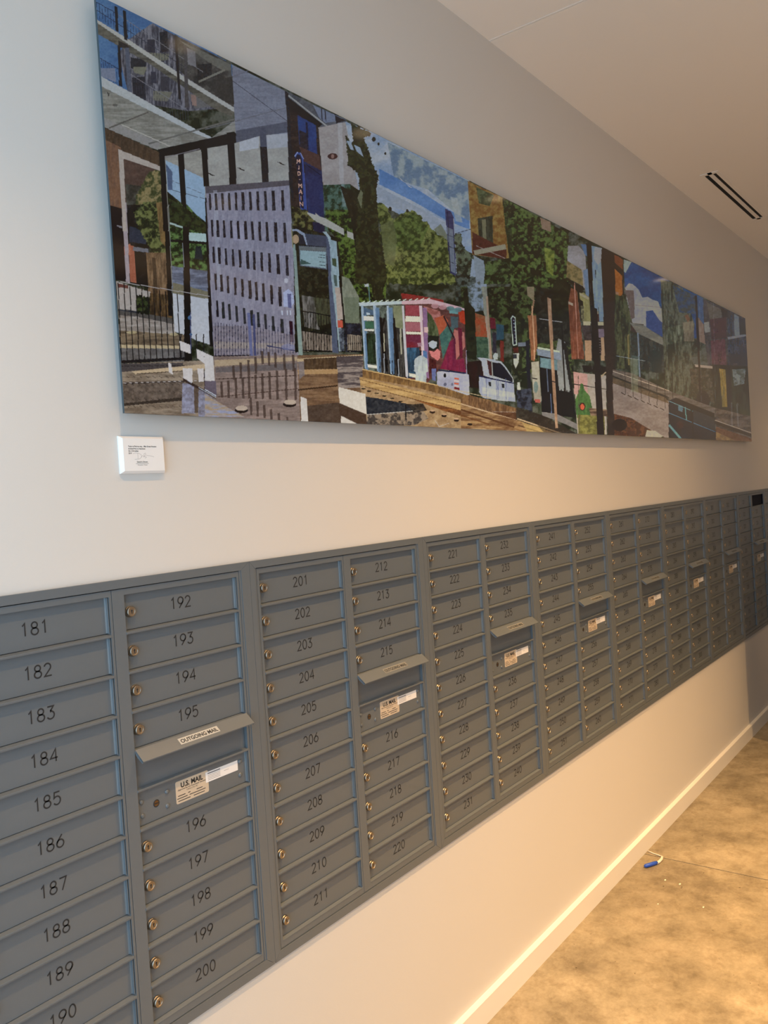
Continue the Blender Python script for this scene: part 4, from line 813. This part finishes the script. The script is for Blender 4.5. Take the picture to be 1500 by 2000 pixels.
    paint('G', '1160,940 1395,945 1405,1245 1200,1200', (56, 66, 50), (30, 36, 32), 'v', k=4); paint('G', '1290,965 1370,960 1360,1050 1300,1060', (130, 134, 128), (84, 92, 80), 'f', k=4); paint('G', '1170,935 1285,940 1285,960 1172,960', (26, 28, 32)); paint('G', '1255,940 1280,945 1290,1200 1262,1200', (28, 34, 48)); paint('G', '1215,960 1250,965 1262,1185 1232,1185', (170, 128, 46), (130, 108, 50), 'v'); paint('G', '1070,935 1175,945 1175,960 1075,950', (190, 184, 166))
    paint('G', '1040,960 1165,960 1185,1160 1060,1130', (92, 80, 62), (54, 58, 42), 'f', k=4)
    line('G', 1078, 530, 1108, 1190, 4.4, (48, 28, 28)); ell('G', 1118, 1150, 40, 62, (50, 42, 46))
    paint('G', '590,965 700,985 920,1090 1190,1190 1190,1245 920,1140 590,1020', (124, 106, 90), (104, 90, 76), 'h'); paint('G', '590,1000 920,1125 920,1150 590,1025', (60, 54, 44)); paint('G', '590,1020 920,1150 920,1375 700,1260 595,1225', (150, 130, 116), (134, 114, 100), 'c'); paint('G', '590,1010 900,1130 920,1165 590,1045', (116, 92, 66), (90, 76, 56), 'h'); line('G', 590, 975, 920, 1090, 1.2, (186, 178, 160))
    pickets('G', 660, 940, 44, 880, 980, 1110, 1210, 4, 1, (50, 46, 44)); line('G', 610, 885, 780, 915, 1, (140, 146, 146)); paint('G', '690,900 735,905 740,1100 700,1095', (140, 140, 104), al=.5)
    for i in range(7): line('G', 640+38*i, 1100+15*i, 664+38*i, 1114+15*i, 1.6, (60, 42, 36))
    paint('G', '600,1225 700,1250 830,1330 780,1365 600,1355', (112, 68, 42), (84, 50, 34), 'f', k=4); ell('G', 630, 1290, 45, 36, (48, 32, 28)); paint('G', '790,1320 840,1325 885,1355 860,1370 780,1360', (170, 158, 146)); 
    paint('G', '918,1148 960,1130 1188,1225 1197,1385 918,1372', (30, 44, 58), (24, 36, 48), 'c'); paint('G', '960,1130 1188,1222 1190,1258 950,1150', (20, 20, 24)); paint('G', '1060,1200 1185,1250 1190,1320 1065,1290', (52, 60, 64)); paint('G', '975,1170 1000,1180 1000,1215 975,1205', (86, 120, 130)); line('G', 920, 1150, 1060, 1210, 1.2, (104, 140, 152)); line('G', 920, 1220, 1190, 1330, 1.4, (80, 116, 132)); line('G', 920, 1290, 990, 1372, 4, (96, 140, 150)); line('G', 1015, 1185, 1022, 1260, 2, (96, 144, 150)); ell('G', 985, 1290, 20, 22, (70, 38, 40)); line('G', 1050, 1190, 1065, 1372, 3, (18, 20, 26)); paint('G', '918,1340 960,1370 918,1375', (14, 14, 18))
    paint('G', '1190,1190 1402,1240 1410,1395 1196,1385', (112, 92, 76), (84, 70, 60), 'h', k=4); paint('G', '1190,1265 1405,1345 1405,1362 1190,1285', (52, 34, 30)); line('G', 1190, 1262, 1405, 1338, 1.6, (176, 152, 128)); paint('G', '1195,1300 1405,1370 1408,1392 1330,1390 1195,1330', (116, 72, 46)); paint('G', '1195,1330 1330,1390 1196,1388', (160, 118, 66), (130, 94, 60), 'f', k=4); paint('G', '1330,1195 1402,1210 1402,1240 1335,1225', (60, 66, 46)); 
    for x in (1285, 1320): line('G', x, 1160, x+6, 1300, 3, (150, 140, 130), .4)
    for x in (1098, 1180, 460, 690, 905): line('G', x, 560 if x > 600 else 460, x+12, 1150, .8, (170, 160, 150), .3)
    # slight print grain
    img += (NS['s'][..., None]-.5)*20
    lum = (img*np.array([.3, .59, .11])).sum(-1, keepdims=True)
    img = np.clip(lum+(img-lum)*.77, 4, 250)
    img = np.clip((img-108)*1.14+100-8*np.clip((U[..., None]-600)/800, 0, 1), 6, 250)
    lin = np.where(img/255 <= .04045, img/255/12.92, ((img/255+.055)/1.055)**2.4)
    # from the brightness seen in the room to the ink's own colour
    kx = [185, 450, 700, 950, 1200, 1468]
    wallc = np.array([[188, 186, 182], [184, 176, 164], [180, 164, 146], [164, 144, 124], [140, 120, 100], [118, 98, 78]], float)/255
    wallc = ((wallc+.055)/1.055)**2.4/.68
    L = np.stack([np.interp(U, kx, wallc[:, i]) for i in range(3)], -1)
    alb = np.clip(lin/L*ART_GAIN, 0, .85)
    return X, Z, alb
ART_GAIN = 0.66
M_PRINT = bpy.data.materials.new('glossy_print'); M_PRINT.use_nodes = True
_b = M_PRINT.node_tree.nodes['Principled BSDF']
_a = M_PRINT.node_tree.nodes.new('ShaderNodeVertexColor'); _a.layer_name = 'ink'
M_PRINT.node_tree.links.new(_a.outputs[0], _b.inputs['Base Color'])
_b.inputs['Roughness'].default_value = 0.08; _b.inputs['Specular IOR Level'].default_value = 0.35

pt = thing('panorama_picture', 'long glossy street photograph collage on an unframed panel above the mailboxes', 'picture', (PX0, WALL_Y, PZ0))
ANX, ANZ = 1240, 620
AX, AZ, ALB = art_colors(ANX, ANZ)
me = bpy.data.meshes.new('print')
gx, gz = np.meshgrid(AX-PX0, AZ-PZ0)
co_ = np.stack([gx.ravel(), np.full(gx.size, PYF-WALL_Y), gz.ravel()], -1).astype(np.float32)
ii = np.arange(ANX*ANZ).reshape(ANZ, ANX)
q = np.stack([ii[:-1, :-1], ii[:-1, 1:], ii[1:, 1:], ii[1:, :-1]], -1).reshape(-1, 4).astype(np.int32)
me.vertices.add(len(co_)); me.vertices.foreach_set('co', co_.ravel())
me.loops.add(q.size); me.loops.foreach_set('vertex_index', q.ravel())
me.polygons.add(len(q)); me.polygons.foreach_set('loop_start', np.arange(0, q.size, 4, dtype=np.int32))
try: me.polygons.foreach_set('loop_total', np.full(len(q), 4, dtype=np.int32))
except Exception: pass
ca = me.color_attributes.new('ink', 'FLOAT_COLOR', 'POINT')
ca.data.foreach_set('color', np.concatenate([ALB.reshape(-1, 3), np.ones((ANX*ANZ, 1))], 1).astype(np.float32).ravel())
me.materials.append(M_PRINT); me.update(); me.validate()
link('print', me, pt, label='glossy colour print of overlapping street photographs')
mb = MB(); y0, y1 = PYF-WALL_Y+.0002, PYB-WALL_Y
mb.box(0, PX1-PX0, y0, y1, 0, PZ1-PZ0, M_EDGE); mb.build('backing_panel', pt)
mb = MB()
for a, b, c, d in ((.25, PX1-PX0-.25, .12, .16), (.25, PX1-PX0-.25, PZ1-PZ0-.16, PZ1-PZ0-.12), (.25, .29, .16, PZ1-PZ0-.16), (PX1-PX0-.29, PX1-PX0-.25, .16, PZ1-PZ0-.16)):
    mb.box(a, b, y1, -.0002, c, d, M_EDGE)
mb.build('mounting_frame', pt)
#ART>#


# ------------------------------------------------------------------ picture label
cx0, cx1, cz0, cz1 = -.3925, -.2710, FZ+.2545, FZ+.3385
ct = thing('artwork_label', 'small white card with black text and signature on the wall under the picture', 'label card', (cx0, WALL_Y, cz0))
mb = MB(); cw, ch, yb, yf, bv = cx1-cx0, cz1-cz0, -.0005, -.0125, .0055
v = [(0, yb, 0), (cw, yb, 0), (cw, yb, ch), (0, yb, ch), (0, -.004, 0), (cw, -.004, 0), (cw, -.004, ch), (0, -.004, ch),
     (bv, yf, bv), (cw-bv, yf, bv), (cw-bv, yf, ch-bv), (bv, yf, ch-bv)]
mb.add(v, [(0, 1, 2, 3), (0, 1, 5, 4), (1, 2, 6, 5), (2, 3, 7, 6), (3, 0, 4, 7), (4, 5, 9, 8), (5, 6, 10, 9), (6, 7, 11, 10), (7, 4, 8, 11), (8, 9, 10, 11)], M_CARD)
mb.build('board', ct)
mb = MB(); ty = yf - .0002
for i, (s_, wd) in enumerate((('Trying to Find my way.... Main Street Houston', .077), ('Archival Print on Aluminum', .046), ('36 x 216 inches', .0265), ('2019', .0085))):
    put_text(mb, s_, .0046, .0185, ch-.0250-.0052*i, ty, M_INK, bold=.0001, width=wd)
put_text(mb, 'David A. Brown', .0046, .0395, .0240, ty, M_INK, bold=.0001, width=.029)
mb.box(.0365, .0715, ty-.0001, ty, .0215, .0220, M_INK)
put_text(mb, 'Houston, Texas', .0034, .0410, .0175, ty, M_INK, width=.026)
sig = [[(.030, .044), (.036, .0455), (.046, .045), (.052, .042), (.053, .036), (.046, .032), (.034, .031)], [(.043, .045), (.043, .032)],
       [(.052, .037), (.056, .040), (.060, .036), (.060, .044), (.064, .0455), (.065, .042), (.060, .038), (.066, .036), (.062, .033)], [(.066, .040), (.075, .0395), (.087, .037)]]
for s_ in sig: stroke(mb, s_, .0004, M_GREY, lambda a, b: (a, ty, b))
mb.build('printed_text', ct, fix=False, label='black text and grey signature')

# ------------------------------------------------------------------ litter on the floor
def tube(mb, pts, rad, M, n=8, flat=1.0):
    P = [Vector(p) for p in pts]; v = []; f = []
    for i, p in enumerate(P):
        d = (P[min(i+1, len(P)-1)]-P[max(i-1, 0)]).normalized(); s = d.cross(Vector((0, 0, 1))).normalized(); uu = s.cross(d)
        r = rad[i] if isinstance(rad, (list, tuple)) else rad
        for k in range(n):
            a = 2*math.pi*k/n; v.append(p + s*r*math.cos(a) + uu*r*flat*math.sin(a))
    for i in range(len(P)-1):
        for k in range(n): f.append((i*n+k, i*n+(k+1) % n, (i+1)*n+(k+1) % n, (i+1)*n+k))
    f.append(tuple(range(n))); f.append(tuple((len(P)-1)*n+k for k in range(n)))
    mb.add(v, f, M)
lt = thing('litter_strip', 'bent white strip of litter with a blue end on the floor by the baseboard', 'litter', (2.4555, -.1094, 0))
mb = MB()
tube(mb, [(-.005, 0, .007), (.022, -.006, .0075), (.050, -.006, .007), (.078, 0, .006), (.092, .010, .005)], [.0075, .0075, .007, .006, .003], M_STRAP, flat=.8)
tube(mb, [(.090, .009, .004), (.096, .030, .004), (.105, .056, .003), (.118, .084, .003)], [.003, .004, .0035, .005], M_STRAP, flat=.6)
mb.build('white_strip', lt, smooth=True)
mb = MB(); tube(mb, [(.000, 0, .008), (-.020, .009, .010), (-.042, .020, .010), (-.064, .033, .010), (-.070, .037, .009)], [.0088, .0098, .0098, .0092, .004], M_BLUE, n=12, flat=.9)
mb.build('blue_end', lt, smooth=True, label='blue end')
for x, y, r, lb in ((2.3129, -.1971, .008, 'tiny white paper scrap on the floor nearest the blue-tipped litter'), (2.306, -.2685, .009, 'tiny white paper scrap on the floor just right of another scrap'),
                (2.0757, -.2444, .006, 'tiny white paper scrap on the floor, nearest the viewer'), (2.1454, -.4214, .007, 'tiny pale paper scrap on the floor farthest from the wall')):
    mb = MB(); random.seed(int(x*1000))
    pts = [(r*random.uniform(.6, 1.1)*math.cos(a*math.pi/4), r*.6*random.uniform(.6, 1.1)*math.sin(a*math.pi/4)) for a in range(8)]
    mb.prism(pts, 'z', 0, .0012, M_PAPER)
    mb.build('paper_scrap', loc=(x, y, 0), label=lb, category='paper scrap', group='paper scraps on the floor')

# ------------------------------------------------------------------ added block shading the far wall (just beyond the right edge of the view)
bt = thing('shade_blocker', 'unseen tall black block added to shade the lower wall by the far mailboxes', 'light blocker', (4.82, -.56, 0))
mb = MB()
mb.box(-.27, .27, -.24, .24, .0, 1.34, M_BLOCKER)
bevel(mb.build('blocker_body', bt), .02, 3)
mb = MB(); mb.box(-.28, .28, -.25, .25, 1.342, 1.40, M_BLOCKER); bevel(mb.build('blocker_top', bt), .015, 3)
